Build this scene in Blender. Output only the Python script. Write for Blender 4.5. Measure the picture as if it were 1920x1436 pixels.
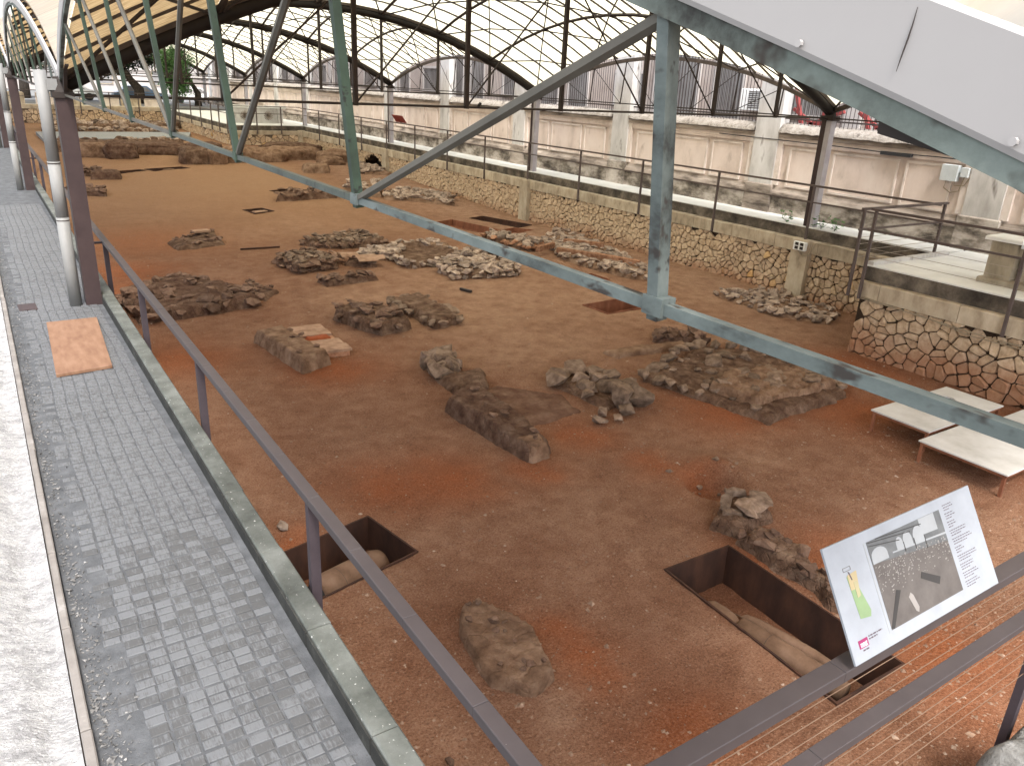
import bpy, bmesh, math, random
import numpy as np
from mathutils import Vector, Matrix
random.seed(7)
RNG = np.random.default_rng(7)
for o in list(bpy.data.objects): bpy.data.objects.remove(o)
scene = bpy.context.scene
col = scene.collection
pi = math.pi

# ------------------------------------------------------------------ camera
cam = bpy.data.cameras.new('camera')
cam.sensor_width = 36.0; cam.lens = 27.348; cam.clip_start = 0.02; cam.clip_end = 3000
camo = bpy.data.objects.new('camera', cam); col.objects.link(camo)
rr, dd, ff = (0.83374, -0.550152, 0.047017), (-0.160598, -0.323087, -0.932643), (0.528286, 0.770031, -0.357724)
camo.matrix_world = Matrix(((rr[0], -dd[0], -ff[0], 0), (rr[1], -dd[1], -ff[1], 0), (rr[2], -dd[2], -ff[2], 3.5), (0, 0, 0, 1)))
scene.camera = camo
# ------------------------------------------------------------------ sky, sun, exposure
SUN_EL, SUN_AZ = math.radians(58), math.radians(200)
w = bpy.data.worlds.new('World'); scene.world = w; w.use_nodes = True
wn = w.node_tree; wn.nodes.clear()
sky = wn.nodes.new('ShaderNodeTexSky'); sky.sky_type = 'NISHITA'; sky.sun_disc = False
sky.sun_elevation = SUN_EL; sky.sun_rotation = SUN_AZ; sky.air_density = 1.2; sky.dust_density = 3.0
hs = wn.nodes.new('ShaderNodeHueSaturation'); hs.inputs['Saturation'].default_value = 0.35
bg = wn.nodes.new('ShaderNodeBackground'); bg.inputs['Strength'].default_value = 0.15
wo = wn.nodes.new('ShaderNodeOutputWorld')
wn.links.new(sky.outputs[0], hs.inputs['Color']); wn.links.new(hs.outputs[0], bg.inputs['Color']); wn.links.new(bg.outputs[0], wo.inputs[0])
sun = bpy.data.lights.new('sun', 'SUN'); sun.energy = 1.4; sun.angle = math.radians(14); sun.color = (1, .96, .9)
suno = bpy.data.objects.new('sun', sun); col.objects.link(suno); suno.location = (0, 0, 40)
sd = Vector((math.sin(SUN_AZ) * math.cos(SUN_EL), math.cos(SUN_AZ) * math.cos(SUN_EL), math.sin(SUN_EL)))
suno.rotation_euler = sd.to_track_quat('Z', 'Y').to_euler()
vs = scene.view_settings
vs.view_transform = 'Standard'; vs.look = 'None'; vs.exposure = 1.85; vs.gamma = 1.0; vs.use_curve_mapping = False
scene.render.engine = 'CYCLES'
try:
    scene.cycles.max_bounces = 10; scene.cycles.transmission_bounces = 6; scene.cycles.diffuse_bounces = 5
except Exception: pass

# ------------------------------------------------------------------ noise on arrays
_T = RNG.random((256, 256))
def vnoise(x, y, s=0):
    x = np.asarray(x, float) + 17.3 * s; y = np.asarray(y, float) + 9.7 * s
    xi = np.floor(x).astype(int); yi = np.floor(y).astype(int); fx = x - xi; fy = y - yi
    fx = fx * fx * (3 - 2 * fx); fy = fy * fy * (3 - 2 * fy)
    g = lambda a, b: _T[a & 255, b & 255]
    return (g(xi, yi) * (1 - fx) + g(xi + 1, yi) * fx) * (1 - fy) + (g(xi, yi + 1) * (1 - fx) + g(xi + 1, yi + 1) * fx) * fy
def fbm(x, y, s=0, o=4):
    r = 0; a = .5; f = 1.0
    for i in range(o):
        r = r + a * (vnoise(np.asarray(x) * f, np.asarray(y) * f, s + i * 3) - .5); a *= .5; f *= 2.03
    return r
def zg(y): return np.interp(y, [0, 27, 42, 54, 120], [-1.7, -1.7, -1.2, -1.0, -.95])

# ------------------------------------------------------------------ materials
def newmat(name):
    m = bpy.data.materials.new(name); m.use_nodes = True; nt = m.node_tree
    return m, nt, nt.nodes['Principled BSDF']
def ramp(nt, stops):
    r = nt.nodes.new('ShaderNodeValToRGB'); e = r.color_ramp.elements
    while len(e) < len(stops): e.new(.5)
    for i, (p, c) in enumerate(stops): e[i].position = p; e[i].color = (*c, 1)
    return r
def noise(nt, vec, scale, detail=5, rough=.6, dist=0):
    n = nt.nodes.new('ShaderNodeTexNoise'); n.inputs['Scale'].default_value = scale; n.inputs['Detail'].default_value = detail
    n.inputs['Roughness'].default_value = rough; n.inputs['Distortion'].default_value = dist
    nt.links.new(vec, n.inputs['Vector']); return n
def mixc(nt, fac, a, b, mode='MIX'):
    n = nt.nodes.new('ShaderNodeMix'); n.data_type = 'RGBA'; n.blend_type = mode
    for sock, v in ((n.inputs['Factor'], fac), (n.inputs['A'], a), (n.inputs['B'], b)):
        pass
    ins = [s for s in n.inputs if s.enabled]
    for s, v in zip((n.inputs[0], n.inputs[6], n.inputs[7]), (fac, a, b)):
        if hasattr(v, 'is_linked'): nt.links.new(v, s)
        elif isinstance(v, (int, float)): s.default_value = v
        else: s.default_value = (*v, 1)
    return n.outputs[2]
def maprange(nt, v, a, b, c=0., d=1.):
    n = nt.nodes.new('ShaderNodeMapRange'); nt.links.new(v, n.inputs[0])
    for i, q in enumerate((a, b, c, d)): n.inputs[1 + i].default_value = q
    return n.outputs[0]
def mathn(nt, op, a, b):
    n = nt.nodes.new('ShaderNodeMath'); n.operation = op
    for s, v in zip(n.inputs, (a, b)):
        if hasattr(v, 'is_linked'): nt.links.new(v, s)
        else: s.default_value = v
    return n.outputs[0]
def coords(nt, stretch=None, local=False):
    if local:
        g = nt.nodes.new('ShaderNodeTexCoord'); out = g.outputs['Object']
    else:
        g = nt.nodes.new('ShaderNodeNewGeometry'); out = g.outputs['Position']
    if stretch:
        mp = nt.nodes.new('ShaderNodeMapping'); mp.inputs['Scale'].default_value = stretch; nt.links.new(out, mp.inputs[0]); out = mp.outputs[0]
    return out
def bumpn(nt, b, h, strength, dist):
    n = nt.nodes.new('ShaderNodeBump'); n.inputs['Strength'].default_value = strength; n.inputs['Distance'].default_value = dist
    nt.links.new(h, n.inputs['Height']); nt.links.new(n.outputs[0], b.inputs['Normal'])
def M(name, stops, scale=3, rough=.88, bump=.4, bscale=40, bdist=.01, detail=6, metal=0, rnd=0, stretch=None, spec=.25, speck=None, local=False, vor=0):
    m, nt, b = newmat(name); v = coords(nt, stretch, local)
    n = noise(nt, v, scale, detail, .65)
    r = ramp(nt, stops); nt.links.new(n.outputs[0], r.inputs[0]); c = r.outputs[0]
    if speck:
        sc, lo, hi, sc_col = speck
        n3 = noise(nt, v, sc, 3, .6); c = mixc(nt, maprange(nt, n3.outputs[0], lo, hi), c, sc_col)
    if vor:
        nd = noise(nt, v, 5, 4, .6); vm = nt.nodes.new('ShaderNodeVectorMath'); vm.operation = 'MULTIPLY_ADD'; nt.links.new(nd.outputs['Color'], vm.inputs[0]); vm.inputs[1].default_value = (.12, .12, .12); nt.links.new(v, vm.inputs[2])
        vo = nt.nodes.new('ShaderNodeTexVoronoi'); vo.feature = 'DISTANCE_TO_EDGE'; vo.inputs['Scale'].default_value = vor; nt.links.new(vm.outputs[0], vo.inputs['Vector'])
        vc = nt.nodes.new('ShaderNodeTexVoronoi'); vc.inputs['Scale'].default_value = vor; nt.links.new(vm.outputs[0], vc.inputs['Vector'])
        sc_ = nt.nodes.new('ShaderNodeSeparateColor'); nt.links.new(vc.outputs['Color'], sc_.inputs[0]); kk = maprange(nt, sc_.outputs[0], 0, 1, .9, 1.1); cb_ = nt.nodes.new('ShaderNodeCombineColor')
        for q_ in cb_.inputs: nt.links.new(kk, q_)
        c = mixc(nt, 1.0, c, cb_.outputs[0], 'MULTIPLY')
    if rnd:
        oi = nt.nodes.new('ShaderNodeObjectInfo')
        k = maprange(nt, oi.outputs['Random'], 0, 1, 1 - rnd, 1 + rnd * .7)
        cmb = nt.nodes.new('ShaderNodeCombineColor')
        for s in cmb.inputs: nt.links.new(k, s)
        c = mixc(nt, 1.0, c, cmb.outputs[0], 'MULTIPLY')
    nt.links.new(c, b.inputs['Base Color'])
    b.inputs['Roughness'].default_value = rough; b.inputs['Metallic'].default_value = metal; b.inputs['Specular IOR Level'].default_value = spec
    if bump:
        n2 = noise(nt, v, bscale, 6, .65); hh = n2.outputs[0]
        if vor: hh = mathn(nt, 'ADD', mathn(nt, 'MULTIPLY', hh, .7), mathn(nt, 'MULTIPLY', maprange(nt, vo.outputs['Distance'], 0, .08), .3))
        bumpn(nt, b, hh, bump, bdist * (2.2 if vor else 1))
    return m
MAT = {}
def flat(name, c, rough=.6, rnd=0):
    return M(name, [(.3, tuple(v * .9 for v in c)), (.7, tuple(min(1, v * 1.08) for v in c))], 6, rough, .06, 90, .004, rnd=rnd)

# soil, coloured by a per-vertex attribute (red soil, dust with painted brightness) and fine gravel
m, nt, b = newmat('soil'); v = coords(nt)
at = nt.nodes.new('ShaderNodeAttribute'); at.attribute_name = 'soil'
sp = nt.nodes.new('ShaderNodeSeparateColor'); nt.links.new(at.outputs['Color'], sp.inputs[0])
n1 = noise(nt, v, .55, 8, .68); n2 = noise(nt, v, 3.1, 7, .7); n3 = noise(nt, v, 46, 6, .85); n4 = noise(nt, v, 22, 3, .6)
r1 = ramp(nt, [(.30, (.098, .036, .018)), (.46, (.152, .064, .033)), (.58, (.194, .092, .053)), (.75, (.265, .150, .097))])
f = mathn(nt, 'ADD', mathn(nt, 'MULTIPLY', n1.outputs[0], .55), mathn(nt, 'MULTIPLY', n2.outputs[0], .45)); nt.links.new(f, r1.inputs[0])
c = mixc(nt, mathn(nt, 'MULTIPLY', sp.outputs[1], maprange(nt, n2.outputs[0], .3, .65, .35, 1)), r1.outputs[0], (.40, .262, .178))
c = mixc(nt, mathn(nt, 'MULTIPLY', sp.outputs[0], maprange(nt, n2.outputs[0], .25, .7, .45, 1)), c, (.26, .070, .018))
c = mixc(nt, mathn(nt, 'MULTIPLY', sp.outputs[2], .8), c, (.30, .178, .10))
c = mixc(nt, maprange(nt, n3.outputs[0], .51, .63, 0, .75), c, (.055, .023, .014))
c = mixc(nt, maprange(nt, n3.outputs[0], .47, .35, 0, .55), c, (.34, .225, .16))
c = mixc(nt, maprange(nt, n4.outputs[0], .70, .78, 0, .6), c, (.36, .26, .19))
nt.links.new(c, b.inputs['Base Color']); b.inputs['Roughness'].default_value = .97; b.inputs['Specular IOR Level'].default_value = .1
hsum = mathn(nt, 'ADD', mathn(nt, 'MULTIPLY', n3.outputs[0], .5), mathn(nt, 'ADD', n4.outputs[0], mathn(nt, 'MULTIPLY', n2.outputs[0], 1.5)))
bumpn(nt, b, hsum, 1.0, .035); MAT['soil'] = m

MAT['crust'] = M('crust', [(.30, (0.06234, 0.03357, 0.02158)), (.46, (0.1199, 0.07033, 0.04635)), (.58, (0.1758, 0.1135, 0.07832)), (.72, (0.2478, 0.1718, 0.1239))], 4.2, .96, .9, 28, .03, 8, spec=.1, speck=(60, .6, .75, (0.04795, 0.02797, 0.01998)), vor=8)
MAT['greyrock'] = M('greyrock', [(.3, (.09, .085, .078)), (.5, (.17, .165, .155)), (.7, (.26, .255, .245))], 8, .95, 1.0, 30, .03)
MAT['soilcrust'] = M('soilcrust', [(.30, (0.0782, 0.03754, 0.02346)), (.48, (0.129, 0.07038, 0.04692)), (.62, (0.172, 0.1056, 0.07194)), (.75, (0.2268, 0.1525, 0.1134))], 3, .97, .9, 34, .03, 8, spec=.1)
MAT['redcrust'] = M('redcrust', [(.30, (0.05661, 0.0293, 0.01998)), (.48, (0.1166, 0.0666, 0.04529)), (.62, (0.1632, 0.1052, 0.07459)), (.75, (0.2131, 0.1499, 0.1132))], 4.5, .96, .9, 30, .03, 8, spec=.1, vor=7)
MAT['plastercrust'] = M('plastercrust', [(.30, (.095, .052, .032)), (.48, (.185, .113, .073)), (.62, (.265, .172, .117)), (.75, (.34, .24, .172))], 3.5, .95, .8, 35, .025, 8, spec=.1, vor=4.5)
MAT['stone_grey'] = M('stone_grey', [(.30, (0.0864, 0.0553, 0.03802)), (.5, (0.1858, 0.1279, 0.09072)), (.72, (0.2938, 0.216, 0.1642))], 7, .93, .8, 45, .02, 7, rnd=.35, spec=.15)
MAT['stone_red'] = M('stone_red', [(.30, (0.0702, 0.039, 0.02652)), (.5, (0.1521, 0.09204, 0.06396)), (.72, (0.234, 0.1599, 0.117))], 7, .93, .8, 45, .02, 7, rnd=.35, spec=.15)
MAT['stone_pale'] = M('stone_pale', [(.30, (0.1472, 0.1012, 0.0736)), (.5, (0.3128, 0.2346, 0.184)), (.72, (0.46, 0.3772, 0.3128))], 8, .93, .8, 45, .02, 7, rnd=.35, spec=.15)
MAT['stone_brick'] = M('stone_brick', [(.30, (0.136, 0.0595, 0.034)), (.5, (0.2805, 0.1445, 0.085)), (.72, (0.3825, 0.2295, 0.153))], 8, .93, .6, 45, .015, 7, rnd=.3, spec=.15)
MAT['gritgrey'] = M('gritgrey', [(.3, (.06, .058, .055)), (.55, (.16, .155, .15)), (.7, (.36, .35, .34))], 30, .9, .2, 60)
MAT['pebble'] = M('pebble', [(.3, (.13, .075, .05)), (.55, (.24, .155, .105)), (.7, (.42, .33, .26))], 9, .9, .2, 60)
# wall stone: ochre, splashed red near the soil
def wallstone(name, reach):
    m, nt, b = newmat(name); v = coords(nt)
    n = noise(nt, v, 9, 7, .65); r = ramp(nt, [(.28, (.28, .205, .14)), (.5, (.50, .395, .285)), (.72, (.63, .52, .40))]); nt.links.new(n.outputs[0], r.inputs[0])
    oi = nt.nodes.new('ShaderNodeObjectInfo')
    r2 = ramp(nt, [(0, (.74, .68, .62)), (.3, (1, .97, .94)), (.6, (1.0, .95, .88)), (.85, (.82, .78, .76)), (.97, (1.0, .93, .86)), (1, (1.1, .9, .55))]); nt.links.new(oi.outputs['Random'], r2.inputs[0])
    c = mixc(nt, 1.0, r.outputs[0], r2.outputs[0], 'MULTIPLY')
    sx = nt.nodes.new('ShaderNodeSeparateXYZ'); nt.links.new(v, sx.inputs[0])
    nb = noise(nt, v, 1.1, 4, .6)
    h = mathn(nt, 'ADD', sx.outputs[2], mathn(nt, 'MULTIPLY', nb.outputs[0], -1.0))
    c = mixc(nt, maprange(nt, h, -1.75 + reach, -2.3 + reach, 0, .68), c, (.27, .105, .05))
    nt.links.new(c, b.inputs['Base Color']); b.inputs['Roughness'].default_value = .92; b.inputs['Specular IOR Level'].default_value = .15
    n2 = noise(nt, v, 38, 6, .65); bumpn(nt, b, n2.outputs[0], .7, .02); return m
MAT['wallstone'] = wallstone('wallstone', 0.0); MAT['blockstone'] = wallstone('blockstone', .40)
MAT['mortar_dark'] = M('mortar_dark', [(.3, (0.0225, 0.014, 0.009)), (.7, (0.055, 0.035, 0.0225))], 6, .97, .6, 40, .02)
MAT['mortar_far'] = M('mortar_far', [(.3, (.09, .065, .045)), (.7, (.2, .15, .11))], 6, .97, .6, 40, .02)
MAT['coping'] = M('coping', [(.3, (0.2285, 0.1815, 0.1277)), (.5, (0.4032, 0.336, 0.2487)), (.7, (0.5107, 0.4435, 0.3428))], 3, .92, .4, 50, .01, rnd=.12, stretch=(1, 1, .5))
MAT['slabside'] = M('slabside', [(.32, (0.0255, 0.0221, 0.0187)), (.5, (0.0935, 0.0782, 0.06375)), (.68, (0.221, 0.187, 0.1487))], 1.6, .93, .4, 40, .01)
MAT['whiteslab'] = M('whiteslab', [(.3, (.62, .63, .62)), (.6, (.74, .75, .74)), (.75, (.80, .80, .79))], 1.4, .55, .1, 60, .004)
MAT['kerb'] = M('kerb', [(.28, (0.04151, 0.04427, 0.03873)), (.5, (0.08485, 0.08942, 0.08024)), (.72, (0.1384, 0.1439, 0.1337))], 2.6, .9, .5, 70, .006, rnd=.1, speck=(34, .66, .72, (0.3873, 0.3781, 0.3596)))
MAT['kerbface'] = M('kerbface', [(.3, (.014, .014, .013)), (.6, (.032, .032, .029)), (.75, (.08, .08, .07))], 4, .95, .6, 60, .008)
MAT['walkbase'] = M('walkbase', [(.3, (.050, .052, .056)), (.5, (.076, .079, .084)), (.72, (.115, .118, .125))], 5, .85, .7, 60, .008, speck=(45, .62, .7, (.06, .058, .056)))
# worn paving pads: dark wear patches with streaks inside a pale coat
m, nt, b = newmat('tile'); v = coords(nt); v2 = coords(nt, (34, 4, 1)); oi = nt.nodes.new('ShaderNodeObjectInfo')
na = noise(nt, v, .9, 5, .7); nb = noise(nt, v2, 2.2, 4, .7); nc = noise(nt, v, 14, 4, .6)
f = mathn(nt, 'ADD', mathn(nt, 'MULTIPLY', na.outputs[0], .3), mathn(nt, 'ADD', mathn(nt, 'MULTIPLY', nb.outputs[0], .85), mathn(nt, 'MULTIPLY', nc.outputs[0], .45)))
f = mathn(nt, 'ADD', f, mathn(nt, 'MULTIPLY', oi.outputs['Random'], .30))
c = mixc(nt, maprange(nt, f, .87, 1.03), (.106, .109, .115), (.062, .062, .063))
n5 = noise(nt, v, 45, 3, .6); c = mixc(nt, maprange(nt, n5.outputs[0], .6, .72, 0, .5), c, (.09, .088, .086))
nt.links.new(c, b.inputs['Base Color']); b.inputs['Roughness'].default_value = .7; b.inputs['Specular IOR Level'].default_value = .4
bumpn(nt, b, f, .3, .006); MAT['tile'] = m
MAT['roughconc'] = M('roughconc', [(.28, (.22, .216, .217)), (.46, (.33, .324, .322)), (.62, (.44, .432, .428))], 9, .9, 1.0, 30, .04, stretch=(1, 1.6, 1), speck=(40, .58, .68, (.62, .61, .6)))
MAT['ledgekerb'] = M('ledgekerb', [(.3, (0.133, 0.119, 0.1085)), (.6, (0.203, 0.1855, 0.1715)), (.75, (0.35, 0.336, 0.322))], 3, .9, .4, 60, .006)
MAT['rail'] = M('rail', [(.3, (0.0442, 0.03588, 0.03744)), (.7, (0.05408, 0.04472, 0.04628))], 5, .55, .05, 80, .003, speck=(30, .755, .78, (0.312, 0.3016, 0.2912)), spec=.35)
MAT['railR'] = M('railR', [(.3, (0.0735, 0.056, 0.0518)), (.7, (0.1155, 0.091, 0.084))], 5, .55, .05, 80, .003)
MAT['railpost'] = M('railpost', [(.3, (0.0372, 0.0282, 0.033)), (.7, (0.051, 0.0396, 0.045))], 5, .6, .05, 80, .003)
MAT['column'] = M('column', [(.3, (0.03312, 0.02088, 0.02088)), (.7, (0.04896, 0.03168, 0.03096))], 3, .55, .05, 60, .003)
MAT['colR'] = M('colR', [(.3, (0.312, 0.2912, 0.312)), (.7, (0.416, 0.4004, 0.4264))], 3, .55, .05, 60, .003)
MAT['pipe'] = M('pipe', [(.3, (.15, .148, .143)), (.7, (.23, .227, .22))], 3, .55, .05, 60, .003, stretch=(1, 1, .3))
MAT['green'] = M('green', [(.28, (.016, .022, .016)), (.5, (.030, .048, .034)), (.72, (.046, .070, .052))], 2.5, .6, .2, 60, .003, speck=(24, .62, .70, (.015, .017, .014)))
MAT['teal'] = M('teal', [(.34, (.028, .030, .029)), (.44, (.072, .086, .082)), (.56, (.102, .121, .116)), (.72, (.145, .165, .158))], 9, .65, .25, 60, .003, speck=(26, .56, .64, (.030, .026, .023)), stretch=(1, .35, .6))
MAT['tealgreen'] = M('tealgreen', [(.30, (0.02325, 0.02558, 0.02232)), (.46, (0.04883, 0.05812, 0.05022)), (.7, (0.06975, 0.08134, 0.07068))], 3.5, .55, .2, 60, .003, speck=(16, .585, .68, (0.02325, 0.02418, 0.02093)))
MAT['olive'] = M('olive', [(.3, (0.06, 0.0544, 0.0448)), (.7, (0.104, 0.096, 0.08))], 3, .6, .1, 60, .003)
MAT['archbeam'] = M('archbeam', [(.30, (0.02244, 0.02094, 0.0187)), (.44, (0.0748, 0.08602, 0.0763)), (.6, (0.1272, 0.1496, 0.1346)), (.75, (0.1795, 0.202, 0.187))], 5, .75, .3, 50, .004, speck=(9, .55, .68, (0.02992, 0.02394, 0.01945)))
MAT['darksteel'] = M('darksteel', [(.3, (.022, .017, .015)), (.7, (.045, .034, .030))], 3, .6, .05, 60, .003)
MAT['brownsteel'] = M('brownsteel', [(.3, (.045, .035, .030)), (.7, (.09, .072, .06))], 3, .6, .1, 60, .003)
MAT['archdark'] = M('archdark', [(.3, (0.009, 0.007, 0.006)), (.7, (0.019, 0.015, 0.013))], 3, .6, .1, 60, .003)
MAT['corten'] = M('corten', [(.28, (0.0175, 0.009, 0.0065)), (.5, (0.0425, 0.019, 0.012)), (.72, (0.075, 0.0325, 0.018))], 3, .8, .2, 50, .004, stretch=(1, 1, .4))
MAT['cortenred'] = M('cortenred', [(.28, (0.1125, 0.04125, 0.0225)), (.5, (0.2025, 0.07875, 0.04125)), (.72, (0.27, 0.12, 0.0675))], 3, .8, .2, 50, .004, stretch=(1, 1, .4))
MAT['terracotta'] = M('terracotta', [(.28, (0.1804, 0.1025, 0.0656)), (.5, (0.2952, 0.1845, 0.123)), (.72, (0.369, 0.246, 0.1722))], 5, .9, .3, 60, .004, rnd=.12)
MAT['amphora'] = M('amphora', [(.28, (0.09184, 0.05117, 0.03083)), (.5, (0.1509, 0.09053, 0.05773)), (.72, (0.1968, 0.1246, 0.08528))], 4, .9, .4, 40, .006)
MAT['redclay'] = M('redclay', [(.28, (0.186, 0.0465, 0.0155)), (.5, (0.248, 0.062, 0.0217)), (.72, (0.2852, 0.0868, 0.0372))], 9, .95, .5, 60, .006)
MAT['tabletop'] = M('tabletop', [(.28, (.36, .345, .32)), (.5, (.46, .45, .43)), (.72, (.54, .535, .52))], 1.8, .6, .1, 60, .004)
MAT['plywood'] = M('plywood', [(.28, (.14, .072, .043)), (.5, (.19, .105, .064)), (.72, (.23, .136, .088))], 3, .75, .1, 60, .004, stretch=(4, 1, 1))
MAT['plaster'] = M('plaster', [(.28, (.42, .345, .30)), (.5, (.60, .505, .45)), (.72, (.67, .585, .53))], 1.0, .92, .2, 40, .006, stretch=(1, 1, .5), speck=(2.2, .60, .8, (.33, .265, .225)))
MAT['plasterlight'] = M('plasterlight', [(.28, (.38, .32, .28)), (.5, (.60, .525, .475)), (.72, (.68, .61, .565))], 1.6, .92, .2, 40, .006)
MAT['pilaster'] = M('pilaster', [(.28, (0.3024, 0.2862, 0.27)), (.5, (0.4968, 0.4806, 0.4644)), (.72, (0.6156, 0.6048, 0.594))], 1.5, .92, .3, 40, .006, stretch=(1, 1, .35), speck=(3, .60, .72, (0.1836, 0.162, 0.1458)))
MAT['stain'] = M('stain', [(.36, (0.0616, 0.0504, 0.04256)), (.47, (0.2016, 0.1736, 0.1456)), (.56, (0.3808, 0.336, 0.2968)), (.70, (0.5152, 0.4704, 0.4256))], 1.5, .94, .5, 30, .01, 9, stretch=(1, .8, 1.6))
MAT['moulding'] = M('moulding', [(.34, (.075, .06, .05)), (.48, (.24, .20, .17)), (.66, (.40, .345, .30))], 1.6, .92, .4, 30, .01, 8, stretch=(1, .5, 2))
MAT['roughcap'] = M('roughcap', [(.3, (0.2025, 0.1762, 0.15)), (.5, (0.3375, 0.3038, 0.27)), (.7, (0.435, 0.4012, 0.3675))], 6, .94, 1.0, 18, .05, speck=(3, .6, .7, (0.165, 0.1425, 0.1237)))
MAT['balustrade'] = M('balustrade', [(.28, (.16, .135, .095)), (.5, (.32, .275, .205)), (.72, (.42, .375, .30))], 2, .92, .4, 40, .01, stretch=(1, 1, .5))
MAT['building'] = M('building', [(.3, (0.2816, 0.2272, 0.1984)), (.5, (0.3584, 0.3008, 0.2688)), (.7, (0.3968, 0.3456, 0.3136))], .8, .92, .2, 30, .01)
MAT['buildtrim'] = M('buildtrim', [(.3, (0.374, 0.34, 0.3196)), (.7, (0.4624, 0.4284, 0.408))], 1, .9, .1, 30, .01)
MAT['darkpane'] = M('darkpane', [(.3, (.17, .162, .157)), (.7, (.28, .27, .265))], 1, .35, 0)
MAT['iron'] = M('iron', [(.3, (0.0385, 0.0308, 0.0294)), (.7, (0.077, 0.063, 0.0595))], 4, .7, .1, 60, .003)
MAT['redprop'] = flat('redprop', (.24, .05, .048)); MAT['white'] = flat('white', (.72, .72, .70), .5); MAT['greybox'] = flat('greybox', (.50, .54, .56), .5)
MAT['black'] = flat('black', (.02, .02, .02), .5); MAT['cable'] = flat('cable', (.27, .225, .16), .6); MAT['wire'] = M('wire', [(.3, (.28, .24, .2)), (.7, (.42, .37, .32))], 5, .4, 0, metal=.6)
MAT['wire_soilreflect'] = M('wire_soilreflect', [(.3, (0.12, 0.072, 0.048)), (.7, (0.192, 0.126, 0.084))], 5, .5, 0)  # steel wire, the soil's brown reflection painted into its colour
MAT['darkcable'] = flat('darkcable', (.03, .03, .032), .6)
MAT['panel'] = flat('panel', (0.2574, 0.273, 0.3003), .45); MAT['redsign'] = flat('redsign', (.23, .035, .03), .5)
MAT['ink'] = flat('ink', (0.08, 0.055, 0.07), .6); MAT['magenta'] = flat('magenta', (0.216, 0.024, 0.09), .5); MAT['plangreen'] = flat('plangreen', (0.18, 0.252, 0.132), .6); MAT['plantan'] = flat('plantan', (0.33, 0.27, 0.156), .6); MAT['planbrown'] = flat('planbrown', (.30, .27, .16), .6)
MAT['ph_ground'] = M('ph_ground', [(.3, (0.07, 0.06, 0.055)), (.7, (0.105, 0.0925, 0.085))], 9, .5, 0); MAT['ph_wall'] = M('ph_wall', [(.3, (0.0715, 0.07425, 0.077)), (.7, (0.121, 0.1238, 0.1265))], 9, .5, 0)
MAT['ph_light'] = flat('ph_light', (0.2625, 0.273, 0.2835)); MAT['ph_pale'] = flat('ph_pale', (0.228, 0.21, 0.198)); MAT['ph_dark'] = flat('ph_dark', (0.033, 0.03, 0.0288))
MAT['gravelpath'] = M('gravelpath', [(.3, (.16, .165, .17)), (.7, (.30, .305, .31))], 14, .95, .6, 60, .02)
MAT['asphalt'] = M('asphalt', [(.3, (.13, .13, .13)), (.7, (.2, .2, .2))], 3, .9, .3, 60, .01)
MAT['earth'] = M('earth', [(.3, (.16, .11, .08)), (.7, (.26, .19, .14))], .5, .95, .4, 10, .05)
MAT['bark'] = M('bark', [(.3, (.03, .024, .02)), (.7, (.075, .06, .05))], 8, .95, .7, 20, .03)
def leafmat(name, a, bb):
    m, nt, b = newmat(name); v = coords(nt); n = noise(nt, v, 1.5, 4); r = ramp(nt, [(.35, a), (.65, bb)]); nt.links.new(n.outputs[0], r.inputs[0])
    nt.links.new(r.outputs[0], b.inputs['Base Color']); b.inputs['Roughness'].default_value = .6
    tr = nt.nodes.new('ShaderNodeBsdfTranslucent'); nt.links.new(r.outputs[0], tr.inputs[0]); mx = nt.nodes.new('ShaderNodeMixShader'); mx.inputs[0].default_value = .3
    nt.links.new(b.outputs[0], mx.inputs[1]); nt.links.new(tr.outputs[0], mx.inputs[2]); nt.links.new(mx.outputs[0], nt.nodes['Material Output'].inputs[0]); return m
MAT['leaf'] = leafmat('leaf', (.05, .12, .035), (.12, .25, .08)); MAT['leafdark'] = leafmat('leafdark', (.012, .022, .012), (.03, .05, .022))
# roof sheets: light comes through them
def sheet(name, c1, c2, tr_fac, scale, stretch, tint=(1, 1, 1)):
    m, nt, b = newmat(name); v = coords(nt, stretch); n = noise(nt, v, scale, 5, .6); r = ramp(nt, [(.3, c1), (.7, c2)]); nt.links.new(n.outputs[0], r.inputs[0])
    oi = nt.nodes.new('ShaderNodeObjectInfo'); k = maprange(nt, oi.outputs['Random'], 0, 1, .86, 1.0); cb = nt.nodes.new('ShaderNodeCombineColor')
    for s in cb.inputs: nt.links.new(k, s)
    c = mixc(nt, 1.0, r.outputs[0], cb.outputs[0], 'MULTIPLY')
    nt.links.new(c, b.inputs['Base Color']); b.inputs['Roughness'].default_value = .7
    tr = nt.nodes.new('ShaderNodeBsdfTranslucent'); nt.links.new(mixc(nt, 1.0, c, tint, 'MULTIPLY'), tr.inputs[0]); mx = nt.nodes.new('ShaderNodeMixShader'); mx.inputs[0].default_value = tr_fac
    nt.links.new(b.outputs[0], mx.inputs[1]); nt.links.new(tr.outputs[0], mx.inputs[2]); nt.links.new(mx.outputs[0], nt.nodes['Material Output'].inputs[0]); return m
MAT['roofwhite'] = sheet('roofwhite', (.76, .74, .69), (.93, .92, .89), .80, 2.2, (.7, 9, 1), (1, .955, .76))
MAT['roofreed'] = sheet('roofreed', (.27, .18, .105), (.66, .52, .37), .62, 3.0, (1, 14, 1))
MAT['fascia'] = M('fascia', [(.3, (0.285, 0.2688, 0.2622)), (.7, (0.3182, 0.304, 0.2964))], .9, .6, .03, 30, .003)

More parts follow.
